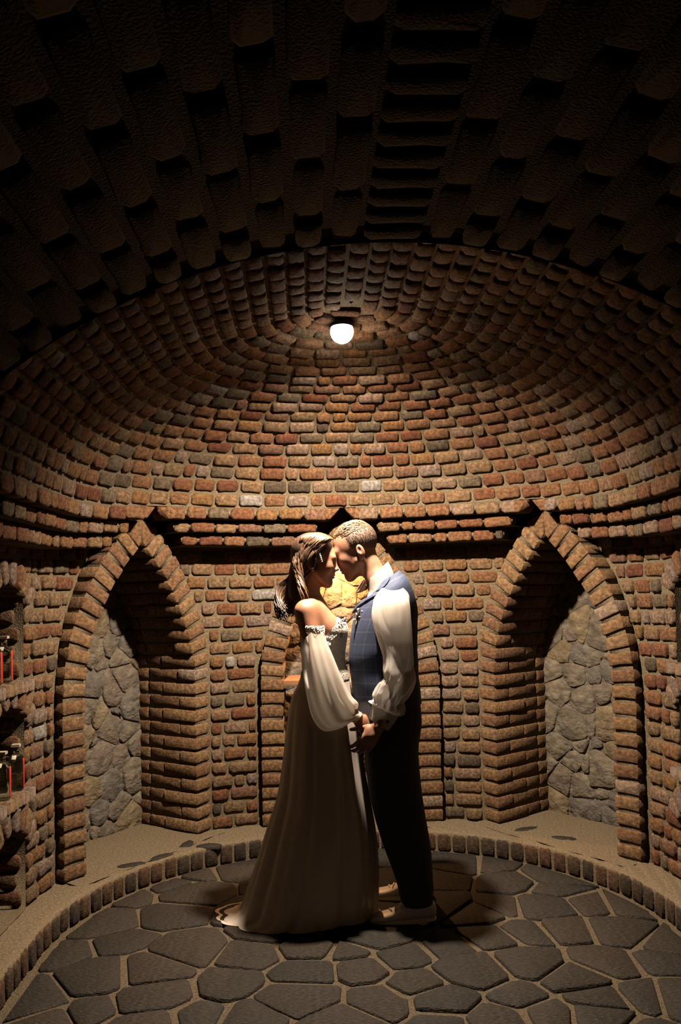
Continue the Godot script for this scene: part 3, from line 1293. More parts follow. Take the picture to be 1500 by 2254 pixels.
# the surface of joined body parts: one vertex in each cell that it crosses, one quad round each crossed edge
func skin(qs: Array, lo: Vector3, hi: Vector3, cell: float, place := Transform3D()) -> ArrayMesh:
	var nx := int((hi.x - lo.x) / cell) + 2
	var ny := int((hi.y - lo.y) / cell) + 2
	var nz := int((hi.z - lo.z) / cell) + 2
	var f := PackedFloat32Array()
	f.resize(nx * ny * nz)
	f.fill(1.0)
	var B := 5
	var reach := cell * B * 0.9
	for bz in range(0, nz, B):
		for by in range(0, ny, B):
			for bx in range(0, nx, B):
				var mid := lo + Vector3(bx + B * 0.5, by + B * 0.5, bz + B * 0.5) * cell
				var d := dist(qs, mid)
				var near := []
				if absf(d) < reach * 1.35:
					for q in qs:
						var e := dist1(q, mid)
						if q[6] < 0.0:
							if e < reach * 1.3 + q[5]:
								near.append(q)
						elif e < d + reach * 2.4 + q[5]:
							near.append(q)
				for z in range(bz, mini(bz + B, nz)):
					for y in range(by, mini(by + B, ny)):
						var row := (z * ny + y) * nx
						for x in range(bx, mini(bx + B, nx)):
							f[row + x] = dist(near, lo + Vector3(x, y, z) * cell) if near.size() else d
	var at := {}
	var v := PackedVector3Array()
	var nn := PackedVector3Array()
	var cs := [0, 1, nx, nx + 1, nx * ny, nx * ny + 1, nx * ny + nx, nx * ny + nx + 1]
	for z in nz - 1:
		for y in ny - 1:
			var row := (z * ny + y) * nx
			for x in nx - 1:
				var i := row + x
				var f0 := f[i]
				if absf(f0) > cell * 3.0:
					continue
				var neg := 0
				for c: int in cs:
					if f[i + c] < 0.0:
						neg += 1
				if neg == 0 or neg == 8:
					continue
				var sum := Vector3.ZERO
				var n := 0
				for c in 8:
					for b: int in [1, 2, 4]:
						if c & b:
							continue
						var fa := f[i + cs[c]]
						var fb := f[i + cs[c | b]]
						if (fa < 0.0) == (fb < 0.0):
							continue
						var t := fa / (fa - fb)
						var pa := Vector3(c & 1, (c >> 1) & 1, (c >> 2) & 1)
						var pb := Vector3((c | b) & 1, ((c | b) >> 1) & 1, ((c | b) >> 2) & 1)
						sum += pa.lerp(pb, t)
						n += 1
				at[i] = v.size()
				v.append(lo + (Vector3(x, y, z) + sum / n) * cell)
				nn.append(Vector3(f[i + 1] + f[i + nx + 1] - f[i] - f[i + nx], f[i + nx] + f[i + nx + 1] - f[i] - f[i + 1], f[i + nx * ny] + f[i + nx * ny + 1] - f[i] - f[i + 1]).normalized())
	# normals from the field
	for k in v.size():
		var e := cell * 0.8
		var p := v[k]
		var gi := (p - lo) / cell
		var x0 := clampi(int(gi.x), 1, nx - 3)
		var y0 := clampi(int(gi.y), 1, ny - 3)
		var z0 := clampi(int(gi.z), 1, nz - 3)
		var i := (z0 * ny + y0) * nx + x0
		var t := gi - Vector3(x0, y0, z0)
		var g := Vector3.ZERO
		for c in 8:
			var w: float = (t.x if c & 1 else 1.0 - t.x) * (t.y if c & 2 else 1.0 - t.y) * (t.z if c & 4 else 1.0 - t.z)
			var j: int = i + cs[c]
			g += Vector3(f[j + 1] - f[j - 1], f[j + nx] - f[j - nx], f[j + nx * ny] - f[j - nx * ny]) * w
		nn[k] = g.normalized()
	var idx := PackedInt32Array()
	for i: int in at:
		var fx := i % nx
		var fy := (i / nx) % ny
		var fz := i / (nx * ny)
		var neg := f[i] < 0.0
		if fy > 0 and fz > 0 and neg != (f[i + 1] < 0.0):
			quad(idx, at, i, i - nx, i - nx - nx * ny, i - nx * ny, neg)
		if fx > 0 and fz > 0 and neg != (f[i + nx] < 0.0):
			quad(idx, at, i, i - nx * ny, i - 1 - nx * ny, i - 1, neg)
		if fx > 0 and fy > 0 and neg != (f[i + nx * ny] < 0.0):
			quad(idx, at, i, i - 1, i - 1 - nx, i - nx, neg)
	for k in v.size():
		v[k] = place * v[k]
		nn[k] = (place.basis * nn[k]).normalized()
	return arrays_mesh(v, nn, idx)


func quad(idx: PackedInt32Array, at: Dictionary, a: int, b: int, c: int, d: int, flip: bool) -> void:
	if not (at.has(b) and at.has(c) and at.has(d)):
		return
	if not flip:
		idx.append_array([at[a], at[b], at[c], at[a], at[c], at[d]])
	else:
		idx.append_array([at[a], at[c], at[b], at[a], at[d], at[c]])


# cloth drawn round a row of rings [centre, half width vector, half depth vector]; shape(turn 0..1, length 0..1, point) moves each point out by a share of its radius
func loft(rings: Array, segs: int, sub: int, shape: Callable, pinch := 2.0) -> ArrayMesh:
	var n := rings.size()
	var rows := (n - 1) * sub + 1
	var pts := PackedVector3Array()
	var uvs := PackedVector2Array()
	var run := 0.0
	var last := Vector3.ZERO
	for r in rows:
		var i := mini(r / sub, n - 2)
		var t := float(r - i * sub) / sub
		var ring := []
		for k in 3:
			var p0: Vector3 = rings[maxi(i - 1, 0)][k]
			var p1: Vector3 = rings[i][k]
			var p2: Vector3 = rings[i + 1][k]
			var p3: Vector3 = rings[mini(i + 2, n - 1)][k]
			ring.append(p1.cubic_interpolate(p2, p0, p3, t))
		if r:
			run += ring[0].distance_to(last)
		last = ring[0]
		for c in segs + 1:
			var u := float(c) / segs
			var a := u * TAU - PI / 2
			var ca := cos(a)
			var sa := sin(a)
			if pinch != 2.0:
				var g := pow(pow(absf(ca), pinch) + pow(absf(sa), pinch), -1.0 / pinch)
				ca *= g
				sa *= g
			var d: Vector3 = ring[1] * ca + ring[2] * sa
			var s: float = shape.call(u, float(r) / (rows - 1), ring[0] + d)
			pts.append(ring[0] + d * (1.0 + s))
			uvs.append(Vector2(u * (ring[1].length() + ring[2].length()) * PI, run))
	return grid_mesh(pts, segs + 1, rows, false, uvs)


func tube(path: PackedVector3Array, radii: PackedFloat32Array, segs: int, flat := 1.0, facing := Vector3.UP) -> ArrayMesh:
	var pts := PackedVector3Array()
	for i in path.size():
		var t := (path[mini(i + 1, path.size() - 1)] - path[maxi(i - 1, 0)]).normalized()
		var a := t.cross(facing)
		a = a.normalized() if a.length() > 1e-4 else t.cross(Vector3.RIGHT).normalized()
		var b := a.cross(t)
		for c in segs:
			var w := TAU * c / segs
			pts.append(path[i] + (a * cos(w) + b * sin(w) * flat) * radii[i])
	return grid_mesh(pts, segs, path.size(), true)


func head_parts(male: bool) -> Array:
	# face along +x, up +y, its own left and right along z
	var w := 1.0 if male else 0.95
	var q := [
		ball(Vector3(-0.018, 0.042, 0), Vector3(0.098, 0.088, 0.076 * w)),
		ball(Vector3(0.034, 0.000, 0), Vector3(0.056, 0.085, 0.062 * w), 0.03),
		ball(Vector3(0.034, -0.050, 0), Vector3(0.050, 0.062, 0.050 * w), 0.03),
		cap(Vector3(0.002, -0.050, -0.052 * w), Vector3(0.062, -0.098, -0.016), 0.017, 0.015, 0.035),
		cap(Vector3(0.002, -0.050, 0.052 * w), Vector3(0.062, -0.098, 0.016), 0.017, 0.015, 0.035),
		ball(Vector3(0.070, -0.102, 0), Vector3(0.015, 0.017, 0.018), 0.02),
		cap(Vector3(0.079, 0.024, -0.034), Vector3(0.079, 0.024, 0.034), 0.010, 0.010, 0.025),
		ball(Vector3(0.062, -0.022, -0.041 * w), Vector3(0.022, 0.024, 0.018), 0.025),
		ball(Vector3(0.062, -0.022, 0.041 * w), Vector3(0.022, 0.024, 0.018), 0.025),
		ball(Vector3(0.099, 0.006, -0.032), Vector3(0.017, 0.013, 0.018), 0.012, -1.0),
		ball(Vector3(0.099, 0.006, 0.032), Vector3(0.017, 0.013, 0.018), 0.012, -1.0),
		ball(Vector3(0.0755, 0.005, -0.0315), Vector3(0.0125, 0.0115, 0.0150), 0.004),
		ball(Vector3(0.0755, 0.005, 0.0315), Vector3(0.0125, 0.0115, 0.0150), 0.004),
		cap(Vector3(0.085, 0.018, 0), Vector3(0.105 if male else 0.103, -0.024, 0), 0.0075, 0.0095, 0.014),
		ball(Vector3(0.104, -0.028, 0), Vector3(0.011, 0.008, 0.010), 0.010),
		ball(Vector3(0.096, -0.031, -0.011), Vector3(0.009, 0.006, 0.0065), 0.008),
		ball(Vector3(0.096, -0.031, 0.011), Vector3(0.009, 0.006, 0.0065), 0.008),
		ball(Vector3(0.083, -0.052, 0), Vector3(0.012, 0.016, 0.024), 0.015),
		ball(Vector3(0.0905, -0.058, 0), Vector3(0.0085, 0.0055, 0.021), 0.006),
		ball(Vector3(0.0885, -0.0695, 0), Vector3(0.0085, 0.0065, 0.018), 0.006),
		ball(Vector3(0.104, -0.0635, 0), Vector3(0.012, 0.0014, 0.026), 0.004, -1.0),
	]
	for s: float in [-1.0, 1.0]:
		q.append(ball(Vector3(-0.022, -0.014, s * 0.0765 * w), Vector3(0.018, 0.031, 0.008), 0.008))
		q.append(ball(Vector3(-0.018, -0.006, s * (0.0765 * w + 0.0085)), Vector3(0.009, 0.017, 0.006), 0.004, -1.0))
		q.append(ball(Vector3(-0.010, -0.018, s * 0.079 * w), Vector3(0.004, 0.008, 0.006), 0.004))
		q.append(ball(Vector3(-0.014, -0.042, s * 0.074 * w), Vector3(0.008, 0.009, 0.006), 0.006))
	return q


func finger(q: Array, root: Vector3, dir: Vector3, curl: Vector3, l: float, r: float, bend: float) -> void:
	# three bones that close towards curl
	var p := root
	var d := dir
	for k in 3:
		var len: float = l * [0.45, 0.31, 0.24][k]
		var e := p + d * len
		q.append(cap(p, e, r * (1.0 - 0.09 * k), r * (0.93 - 0.10 * k), 0.004))
		p = e
		var ax := d.cross(curl)
		if ax.length() > 0.01:
			d = d.rotated(ax.normalized(), bend)
			curl = curl.rotated(ax.normalized(), bend)


func hand_mesh(wrist: Vector3, dir: Vector3, palm: Vector3, thumb: Vector3, k: float, bend: float, from: Vector3) -> ArrayMesh:
	# dir: wrist to knuckles; palm: the way the palm faces; thumb: the side that the thumb is on
	dir = dir.normalized()
	thumb = (thumb - dir * thumb.dot(dir)).normalized()
	palm = (palm - dir * palm.dot(dir)).normalized()
	var q := []
	q.append(cap(from, wrist, 0.030 * k, 0.024 * k, 0.02))
	for i in 4:
		var off := thumb * (0.027 - 0.018 * i) * k
		q.append(cap(wrist + off * 0.55 + dir * 0.012 * k, wrist + off + dir * (0.088 - 0.004 * absf(i - 1.2)) * k, 0.0125 * k, 0.0105 * k, 0.014))
	q.append(ball(wrist + dir * 0.05 * k + palm * 0.004, Vector3.ONE * 0.026 * k, 0.02))
	q.append(ball(wrist + dir * 0.035 * k + thumb * 0.022 * k + palm * 0.010, Vector3.ONE * 0.018 * k, 0.016))
	for i in 4:
		var off := thumb * (0.028 - 0.0185 * i) * k
		var l: float = [0.076, 0.084, 0.079, 0.062][i] * k
		finger(q, wrist + off + dir * (0.092 - 0.004 * absf(i - 1.2)) * k, (dir + palm * 0.25 + thumb * (0.08 - 0.05 * i)).normalized(), palm, l, [0.0092, 0.0094, 0.0090, 0.0080][i] * k, bend * (1.0 + 0.08 * i))
	finger(q, wrist + dir * 0.030 * k + thumb * 0.030 * k + palm * 0.012, (dir * 0.75 + thumb * 0.55 + palm * 0.35).normalized(), (palm - thumb * 0.4).normalized(), 0.082 * k, 0.0105 * k, bend * 0.45)
	var lo := wrist
	var hi := wrist
	for e in q:
		for p: Vector3 in ([e[1], e[2]] if e[0] == CAPSULE else [e[1]]):
			lo = lo.min(p)
			hi = hi.max(p)
	var m := Vector3.ONE * 0.04
	return skin(q, lo - m, hi + m, 0.0034)


func blossom(c: Vector3, r: float, petals: int, seed_: int) -> ArrayMesh:
	# a few cupped petals about a point
	var parts := []
	for k in petals:
		var s := SphereMesh.new()
		s.radius = 0.5
		s.height = 1.0
		s.radial_segments = 8
		s.rings = 4
		var a := TAU * k / petals + seed_
		var b := Basis.from_euler(Vector3(0.5 + hash1(seed_ + k) * 0.5, a, hash1(seed_ * 3 + k) - 0.5)) * Basis.from_scale(Vector3(r * 0.9, r * 0.35, r * 1.1))
		parts.append([s, Transform3D(b, c + Vector3(sin(a) * r * 0.45, (hash1(seed_ + k * 7) - 0.5) * r * 0.5, cos(a) * r * 0.45))])
	return join(parts)


func cloth_mat(c: Color, rough: float, sheen: float) -> StandardMaterial3D:
	var m := plain_mat(c, rough)
	if sheen > 0.0:
		m.rim_enabled = true
		m.rim = sheen
		m.rim_tint = 0.4
	return m


func skin_mat(c: Color) -> StandardMaterial3D:
	var m := plain_mat(c, 0.5)
	m.subsurf_scatter_enabled = true
	m.subsurf_scatter_strength = 0.15
	m.albedo_texture = noise_tex(0.03, Color(0.88, 0.84, 0.82), Color(1, 1, 1), 201, 4, 256)
	tri(m, 4.0)
	return m


func ridge(x: float) -> float:
	# folds of cloth: rounded crests with sharper troughs
	return 2.0 * pow(absf(sin(x * 0.5)), 0.8) - 1.0


# ---------------------------------------------------------------- the groom

func build_groom() -> void:
	var t := Node3D.new()
	put(t, "person")
	t.position = Vector3(0.22, 0, -3.74)
	tag(t, "man in a blue checked waistcoat and dark trousers, bowing his forehead to the woman's", "person")
	var at := Transform3D(Basis(), -t.position)
	var flesh := skin_mat(c8(119, 84, 65))
	# head and neck in one, 3 mm; body and hands in the same mesh
	var p := deg_to_rad(22.0)
	var fw := Vector3(-cos(p), -sin(p), 0)
	var up := Vector3(-sin(p), cos(p), 0)
	var head := Transform3D(Basis(fw, up, fw.cross(up)), F(0.067, 1.655, -0.028))
	var inv := head.affine_inverse()
	var q := head_parts(true)
	q.append(cap(Vector3(-0.035, -0.035, 0), inv * F(0.172, 1.515, -0.01), 0.052, 0.050, 0.03))
	q.append(cap(inv * F(0.172, 1.515, -0.01), inv * F(0.19, 1.45, 0), 0.050, 0.060, 0.03))
	var body := [
		cap(F(0.185, 1.52, 0), F(0.20, 1.42, 0), 0.056, 0.08),
		cap(F(0.215, 1.415, -0.12), F(0.215, 1.415, 0.12), 0.050, 0.050, 0.05),
		cap(F(0.205, 1.36, -0.06), F(0.205, 1.36, 0.06), 0.095, 0.095, 0.06),
		cap(F(0.195, 1.30, -0.05), F(0.195, 1.00, -0.05), 0.095, 0.090, 0.06),
		cap(F(0.195, 1.30, 0.05), F(0.195, 1.00, 0.05), 0.095, 0.090, 0.06),
		cap(F(0.205, 0.93, 0.085), F(0.225, 0.50, 0.085), 0.080, 0.055, 0.04), cap(F(0.225, 0.50, 0.085), F(0.325, 0.10, 0.07), 0.055, 0.036),
		cap(F(0.205, 0.93, -0.085), F(0.235, 0.50, -0.12), 0.080, 0.055, 0.04), cap(F(0.235, 0.50, -0.12), F(0.33, 0.10, -0.19), 0.055, 0.036),
		cap(F(0.225, 1.41, 0.155), F(0.243, 1.13, 0.210), 0.042, 0.036), cap(F(0.243, 1.13, 0.215), F(0.157, 0.885, 0.158), 0.038, 0.026),
		cap(F(0.225, 1.41, -0.155), F(0.243, 1.13, -0.210), 0.042, 0.036), cap(F(0.243, 1.13, -0.215), F(0.157, 0.885, -0.158), 0.038, 0.026),
		cap(F(0.34, 0.065, 0.07), F(0.19, 0.040, 0.058), 0.028, 0.014), cap(F(0.345, 0.065, -0.19), F(0.22, 0.040, -0.205), 0.028, 0.014),
	]
	var face := skin(q, Vector3(-0.21, -0.24, -0.105), Vector3(0.135, 0.15, 0.105), 0.0036, head)
	var trunk := skin(body, F(-0.05, 0.0, -0.32), F(0.46, 1.60, 0.32), 0.014)
	var near := hand_mesh(F(0.150, 0.885, 0.176), Vector3(-0.60, -0.80, -0.05), Vector3(-0.25, 0.1, -1.0), Vector3(-0.9, 0.45, 0.1), 1.05, 0.42, F(0.166, 0.92, 0.172))
	var far := hand_mesh(F(0.150, 0.885, -0.176), Vector3(-0.60, -0.80, 0.05), Vector3(-0.25, 0.1, 1.0), Vector3(-0.9, 0.45, -0.1), 1.05, 0.42, F(0.166, 0.92, -0.172))
	obj("body", join([face, trunk, near, far]), flesh, t, at)
	# hair: a cap close to the skull, longer on top and swept forward
	var hair_mat := plain_mat(c8(120, 89, 60), 0.55)
	hair_mat.albedo_texture = noise_tex(0.12, Color(0.45, 0.42, 0.4), Color(1, 1, 1), 211, 3, 256)
	tri(hair_mat, 7.0)
	var side_mat := plain_mat(c8(95, 68, 47), 0.75)
	side_mat.albedo_texture = noise_tex(0.3, Color(0.38, 0.34, 0.32), Color(1, 1, 1), 212, 2, 256)
	tri(side_mat, 8.0)
	var sides := [ball(Vector3(-0.024, 0.040, 0), Vector3(0.0975, 0.0905, 0.0790), 0.01), ball(Vector3(0.112, 0.0, 0), Vector3(0.075, 0.15, 0.2), 0.004, -1.0), ball(Vector3(-0.018, -0.022, 0.085), Vector3(0.025, 0.038, 0.05), 0.004, -1.0), ball(Vector3(-0.018, -0.022, -0.085), Vector3(0.025, 0.038, 0.05), 0.004, -1.0), ball(Vector3(0.035, -0.10, 0), Vector3(0.115, 0.085, 0.2), 0.004, -1.0)]
	obj("cropped_hair", skin(sides, Vector3(-0.14, -0.09, -0.1), Vector3(0.09, 0.15, 0.1), 0.004, head), side_mat, t, at)
	var tufts := []
	var short := []
	var r2 := RandomNumberGenerator.new()
	r2.seed = 5
	for k in 5000:
		var d := Vector3(r2.randf_range(-1, 1), r2.randf_range(-0.8, 0.75), r2.randf_range(-1, 1))
		if d.length() > 1.0 or d.length() < 0.2:
			continue
		d = d.normalized()
		var base := Vector3(-0.024, 0.040, 0) + d * Vector3(0.0968, 0.0898, 0.0780)
		var brow := 0.036 - 0.30 * maxf(0.0, 0.062 - base.y)
		if base.x > brow or (absf(base.x + 0.016) < 0.030 and base.y < 0.026) or (base.x > 0.014 and base.y < 0.03) or base.y < -0.024 + 0.25 * (base.x + 0.06):
			continue
		var go := (d * 0.22 + Vector3(-0.2, -1.0, 0) - d * Vector3(-0.2, -1.0, 0).dot(d)).normalized()
		var l := lerpf(0.005, 0.010, smoothstep(-0.02, 0.09, base.y))
		short.append([tube(PackedVector3Array([base, base + go * l * 0.5, base + go * l]), PackedFloat32Array([0.0011, 0.0011, 0.0003]), 3), head])
	obj("side_hair", join(short), side_mat, t, at)
	for k in 5200:
		var d := Vector3(r2.randf_range(-1, 1), r2.randf_range(0.2, 1), r2.randf_range(-1, 1))
		if d.length() > 1.0 or d.length() < 0.2:
			continue
		d = d.normalized()
		if d.y < 0.36 + 0.10 * absf(d.z) - 0.12 * maxf(0.0, d.x):
			continue
		var base := Vector3(-0.024, 0.040, 0) + d * Vector3(0.0975, 0.0905, 0.0785)
		var top := smoothstep(0.46, 0.75, d.y)
		var l := lerpf(0.010, r2.randf_range(0.018, 0.028), top)
		var go := (d * lerpf(0.16, 0.30, top) + Vector3(0.62, 0.10, r2.randf_range(-0.2, 0.2)) - d * Vector3(0.62, 0.10, 0).dot(d) * 0.8).normalized()
		var path := PackedVector3Array()
		for i in 5:
			path.append(base + go * l * i / 4.0 - d * l * 0.22 * pow(i / 4.0, 2.0))
		tufts.append([tube(path, PackedFloat32Array([0.0014, 0.0017, 0.0016, 0.0012, 0.0003]), 4), head])
	obj("hair", join(tufts), hair_mat, t, at)
	var brow_mat := plain_mat(c8(70, 48, 34), 0.8)
	for s: float in [-1.0, 1.0]:
		var path := PackedVector3Array()
		for i in 6:
			path.append(head * Vector3(0.0885 - 0.012 * pow(i / 5.0, 2.0), 0.022 + 0.005 * sin(i * 0.62), s * (0.012 + 0.036 * i / 5.0)))
		obj("eyebrow", tube(path, PackedFloat32Array([0.0025, 0.0035, 0.0035, 0.003, 0.0025, 0.001]), 5), brow_mat, t, at)
	# shirt: collar, and a sleeve on each arm
	var white := cloth_mat(c8(146, 142, 137), 0.85, 0.1)
	white.backlight_enabled = true
	white.backlight = Color(0.95, 0.93, 0.90)
	var no_fold := func(_u: float, _v: float, _p: Vector3) -> float: return 0.0
	var collar := loft([[F(0.186, 1.496, -0.004), Vector3(-0.060, -0.036, 0), Vector3(0, 0, 0.074)], [F(0.182, 1.515, -0.006), Vector3(-0.058, -0.042, 0), Vector3(0, 0, 0.069)], [F(0.1705, 1.552, -0.010), Vector3(-0.052, -0.044, 0), Vector3(0, 0, 0.064)], [F(0.1690, 1.556, -0.010), Vector3(-0.050, -0.044, 0), Vector3(0, 0, 0.062)], [F(0.176, 1.524, -0.008), Vector3(-0.052, -0.042, 0), Vector3(0, 0, 0.062)]], 40, 5, no_fold)
	obj("collar", collar, white, t, at)
	var rough := FastNoiseLite.new()
	rough.seed = 12
	rough.frequency = 0.075
	rough.fractal_octaves = 2
	for s: float in [1.0, -1.0]:
		var creases := func(u: float, v: float, _p: Vector3) -> float:
			var a := u * TAU
			var lower := smoothstep(0.38, 0.56, v)
			# long soft folds from the shoulder, short crushed ones at the elbow and above the cuff
			var s0 := 0.055 * ridge(a * 2.0 + v * 9.0 + 0.8) + 0.05 * ridge(a * 3.0 - v * 13.0 + 2.4)
			s0 += 0.045 * ridge(v * 34.0 + 2.2 * sin(a * 1.0 + 0.4) + 1.2 * sin(a * 2.0)) * smoothstep(0.18, 0.4, v)
			s0 += 0.10 * ridge(v * 44.0 + 2.8 * sin(a + 0.6) + 0.9 * sin(a * 3.0 + 1.0)) * lower
			s0 += 0.085 * lower * (1.0 - 2.6 * absf(rough.get_noise_3d(cos(a) * 16.0 + v * 30.0, v * 75.0, sin(a) * 16.0)))
			s0 += 0.022 * (1.0 - 2.6 * absf(rough.get_noise_3d(cos(a) * 30.0, v * 26.0 + 90.0, sin(a) * 30.0))) * (1.0 - 0.5 * lower)
			return (s0 * 1.35 - 0.05) * (1.0 - smoothstep(0.735, 0.785, v)) * smoothstep(0.08, 0.26, v)
		var sleeve := loft([
			[F(0.232, 1.476, s * 0.100), Vector3(-0.002, 0, 0), Vector3(0, 0, 0.002)],
			[F(0.230, 1.480, s * 0.112), Vector3(-0.026, 0, 0), Vector3(0, -0.01, 0.020)],
			[F(0.228, 1.472, s * 0.130), Vector3(-0.050, 0, 0), Vector3(0, -0.02, 0.036)],
			[F(0.226, 1.452, s * 0.148), Vector3(-0.070, 0, 0), Vector3(0, -0.01, 0.052)],
			[F(0.222, 1.418, s * 0.163), Vector3(-0.084, 0, 0), Vector3(0, 0, 0.062)],
			[F(0.220, 1.35, s * 0.172), Vector3(-0.087, -0.01, 0), Vector3(0, 0, 0.066)],
			[F(0.230, 1.27, s * 0.190), Vector3(-0.073, -0.005, 0), Vector3(0, 0, 0.060)],
			[F(0.243, 1.18, s * 0.200), Vector3(-0.061, 0.0, 0), Vector3(0, 0, 0.054)],
			[F(0.240, 1.11, s * 0.205), Vector3(-0.061, 0.005, 0), Vector3(0, 0, 0.053)],
			[F(0.221, 1.05, s * 0.200), Vector3(-0.054, 0.018, 0), Vector3(0, 0, 0.050)],
			[F(0.200, 0.995, s * 0.182), Vector3(-0.058, 0.022, 0), Vector3(0, 0, 0.050)],
			[F(0.186, 0.962, s * 0.172), Vector3(-0.062, 0.027, 0), Vector3(0, 0, 0.048)],
			[F(0.180, 0.950, s * 0.168), Vector3(-0.052, 0.026, 0), Vector3(0, 0, 0.042)],
			[F(0.178, 0.945, s * 0.167), Vector3(-0.055, 0.029, 0), Vector3(0, 0, 0.043)],
			[F(0.157, 0.893, s * 0.160), Vector3(-0.046, 0.030, 0), Vector3(0, 0, 0.038)],
			[F(0.155, 0.887, s * 0.159), Vector3(-0.043, 0.028, 0), Vector3(0, 0, 0.036)],
			[F(0.160, 0.905, s * 0.160), Vector3(-0.040, 0.026, 0), Vector3(0, 0, 0.034)]], 110, 12, creases)
		obj("shirt_sleeve", sleeve, white, t, at)
	var link := SphereMesh.new()
	link.radius = 0.007
	link.height = 0.006
	obj("cufflink", link, plain_mat(c8(30, 28, 28), 0.3, 0.5), t, at * Transform3D(Basis(Vector3.RIGHT, PI / 2), F(0.187, 0.905, 0.2025)))
	# waistcoat
	var check := plaid()
	var vest_rings := [
		[F(0.203, 0.945, 0), Vector3(-0.150, -0.015, 0), Vector3(0, 0, 0.172)],
		[F(0.196, 1.02, 0), Vector3(-0.154, -0.010, 0), Vector3(0, 0, 0.165)],
		[F(0.188, 1.10, 0), Vector3(-0.156, 0, 0), Vector3(0, 0, 0.160)],
		[F(0.186, 1.20, 0), Vector3(-0.155, 0, 0), Vector3(0, 0, 0.164)],
		[F(0.194, 1.30, 0), Vector3(-0.150, 0, 0), Vector3(0, 0, 0.160)],
		[F(0.206, 1.38, 0), Vector3(-0.142, 0, 0), Vector3(0, 0, 0.150)],
		[F(0.215, 1.44, 0), Vector3(-0.118, -0.012, 0), Vector3(0, 0, 0.142)],
		[F(0.222, 1.485, 0), Vector3(-0.088, -0.030, 0), Vector3(0, 0, 0.125)],
		[F(0.218, 1.515, 0), Vector3(-0.064, -0.034, 0), Vector3(0, 0, 0.088)],
		[F(0.212, 1.528, 0), Vector3(-0.056, -0.034, 0), Vector3(0, 0, 0.066)]]
	var vest_fold := func(u: float, v: float, _p: Vector3) -> float:
		return 0.010 * sin(u * TAU * 2.0 + v * 14.0) * (1.0 - v) + 0.006 * sin(v * 40.0 + 3.0 * sin(u * TAU)) * smoothstep(0.0, 0.2, v) * (1.0 - smoothstep(0.3, 0.5, v))
	obj("waistcoat", loft(vest_rings, 96, 6, vest_fold, 2.3), check, t, at)
	# the lapels lie on the waistcoat's front, notched
	for s: float in [1.0, -1.0]:
		var prof := [[0.975, 0.43, 0.53], [0.93, 0.40, 0.525], [0.88, 0.375, 0.50], [0.84, 0.36, 0.465], [0.815, 0.352, 0.45], [0.800, 0.347, 0.385], [0.785, 0.342, 0.385], [0.765, 0.336, 0.452], [0.72, 0.322, 0.425], [0.66, 0.302, 0.375], [0.60, 0.282, 0.322], [0.54, 0.262, 0.270]]
		var pts := PackedVector3Array()
		for e in prof:
			for c in 7:
				var f := c / 6.0
				var u: float = lerpf(e[1], e[2], f)
				var off := 0.016 - 0.006 * f - (0.012 if c == 0 or c == 6 else 0.0)
				pts.append(on_loft(vest_rings, e[0], u if s > 0.0 else 0.5 - u, off, 2.3))
		var uv := PackedVector2Array()
		for i in pts.size():
			uv.append(Vector2(pts[i].z * 0.7 + pts[i].x * 0.7, pts[i].y + pts[i].x * 0.4))
		obj("lapel", grid_mesh(pts, 7, prof.size(), false, uv), check, t, at)
	# trousers
	var navy := cloth_mat(c8(26, 27, 34), 0.85, 0.1)
	for s: float in [1.0, -1.0]:
		var dz := 0.0 if s > 0.0 else 1.0
		var leg := func(u: float, v: float, _p: Vector3) -> float:
			return 0.02 * sin(u * TAU * 2.0 + v * 9.0) * v + 0.03 * sin(v * 52.0 + sin(u * TAU) * 2.0) * smoothstep(0.86, 0.97, v)
		obj("trouser_leg", loft([
			[F(0.200, 0.985, s * 0.070), Vector3(-0.140, 0, 0), Vector3(0, 0, 0.095)],
			[F(0.206, 0.88, s * 0.080), Vector3(-0.140, 0, 0), Vector3(0, 0, 0.100)],
			[F(0.208, 0.76, s * 0.088), Vector3(-0.120, 0, 0), Vector3(0, 0, 0.098)],
			[F(0.216, 0.62, s * 0.088 - dz * 0.01), Vector3(-0.117, 0, 0), Vector3(0, 0, 0.090)],
			[F(0.236, 0.48, s * 0.086 - dz * 0.03), Vector3(-0.112, 0, 0), Vector3(0, 0, 0.084)],
			[F(0.266, 0.34, s * 0.080 - dz * 0.06), Vector3(-0.104, 0, 0), Vector3(0, 0, 0.080)],
			[F(0.290, 0.22, s * 0.074 - dz * 0.09), Vector3(-0.088, 0, 0), Vector3(0, 0, 0.074)],
			[F(0.309, 0.085, s * 0.068 - dz * 0.12), Vector3(-0.071, -0.004, 0), Vector3(0, 0, 0.068)]], 48, 6, leg), navy, t, at)
	shoe(t, at, F(0.385, 0, 0.070), Vector3(-1, 0, 0.06), true)
	shoe(t, at, F(0.395, 0, -0.190), Vector3(-1, 0, -0.10), false)
	# bow tie
	var bow := plain_mat(c8(104, 76, 56), 0.7)
	var wings := []
	for s: float in [1.0, -1.0]:
		wings.append(loft([[F(0.112, 1.483, s * 0.004 - 0.006), Vector3(-0.008, 0, 0), Vector3(0, 0.008, 0)], [F(0.103, 1.487, s * 0.024 - 0.006), Vector3(-0.008, 0.004, 0), Vector3(0.006, 0.018, 0)], [F(0.094, 1.491, s * 0.050 - 0.006), Vector3(-0.010, 0.006, 0), Vector3(0.016, 0.028, 0)], [F(0.088, 1.493, s * 0.060 - 0.006), Vector3(-0.004, 0.003, 0), Vector3(0.018, 0.030, 0)], [F(0.092, 1.492, s * 0.056 - 0.006), Vector3(-0.001, 0.001, 0), Vector3(0.002, 0.003, 0)]], 24, 4, func(u: float, v: float, _p: Vector3) -> float: return 0.10 * sin(u * TAU * 5.0) * v, 2.6))
	var knot := SphereMesh.new()
	knot.radius = 0.011
	knot.height = 0.024
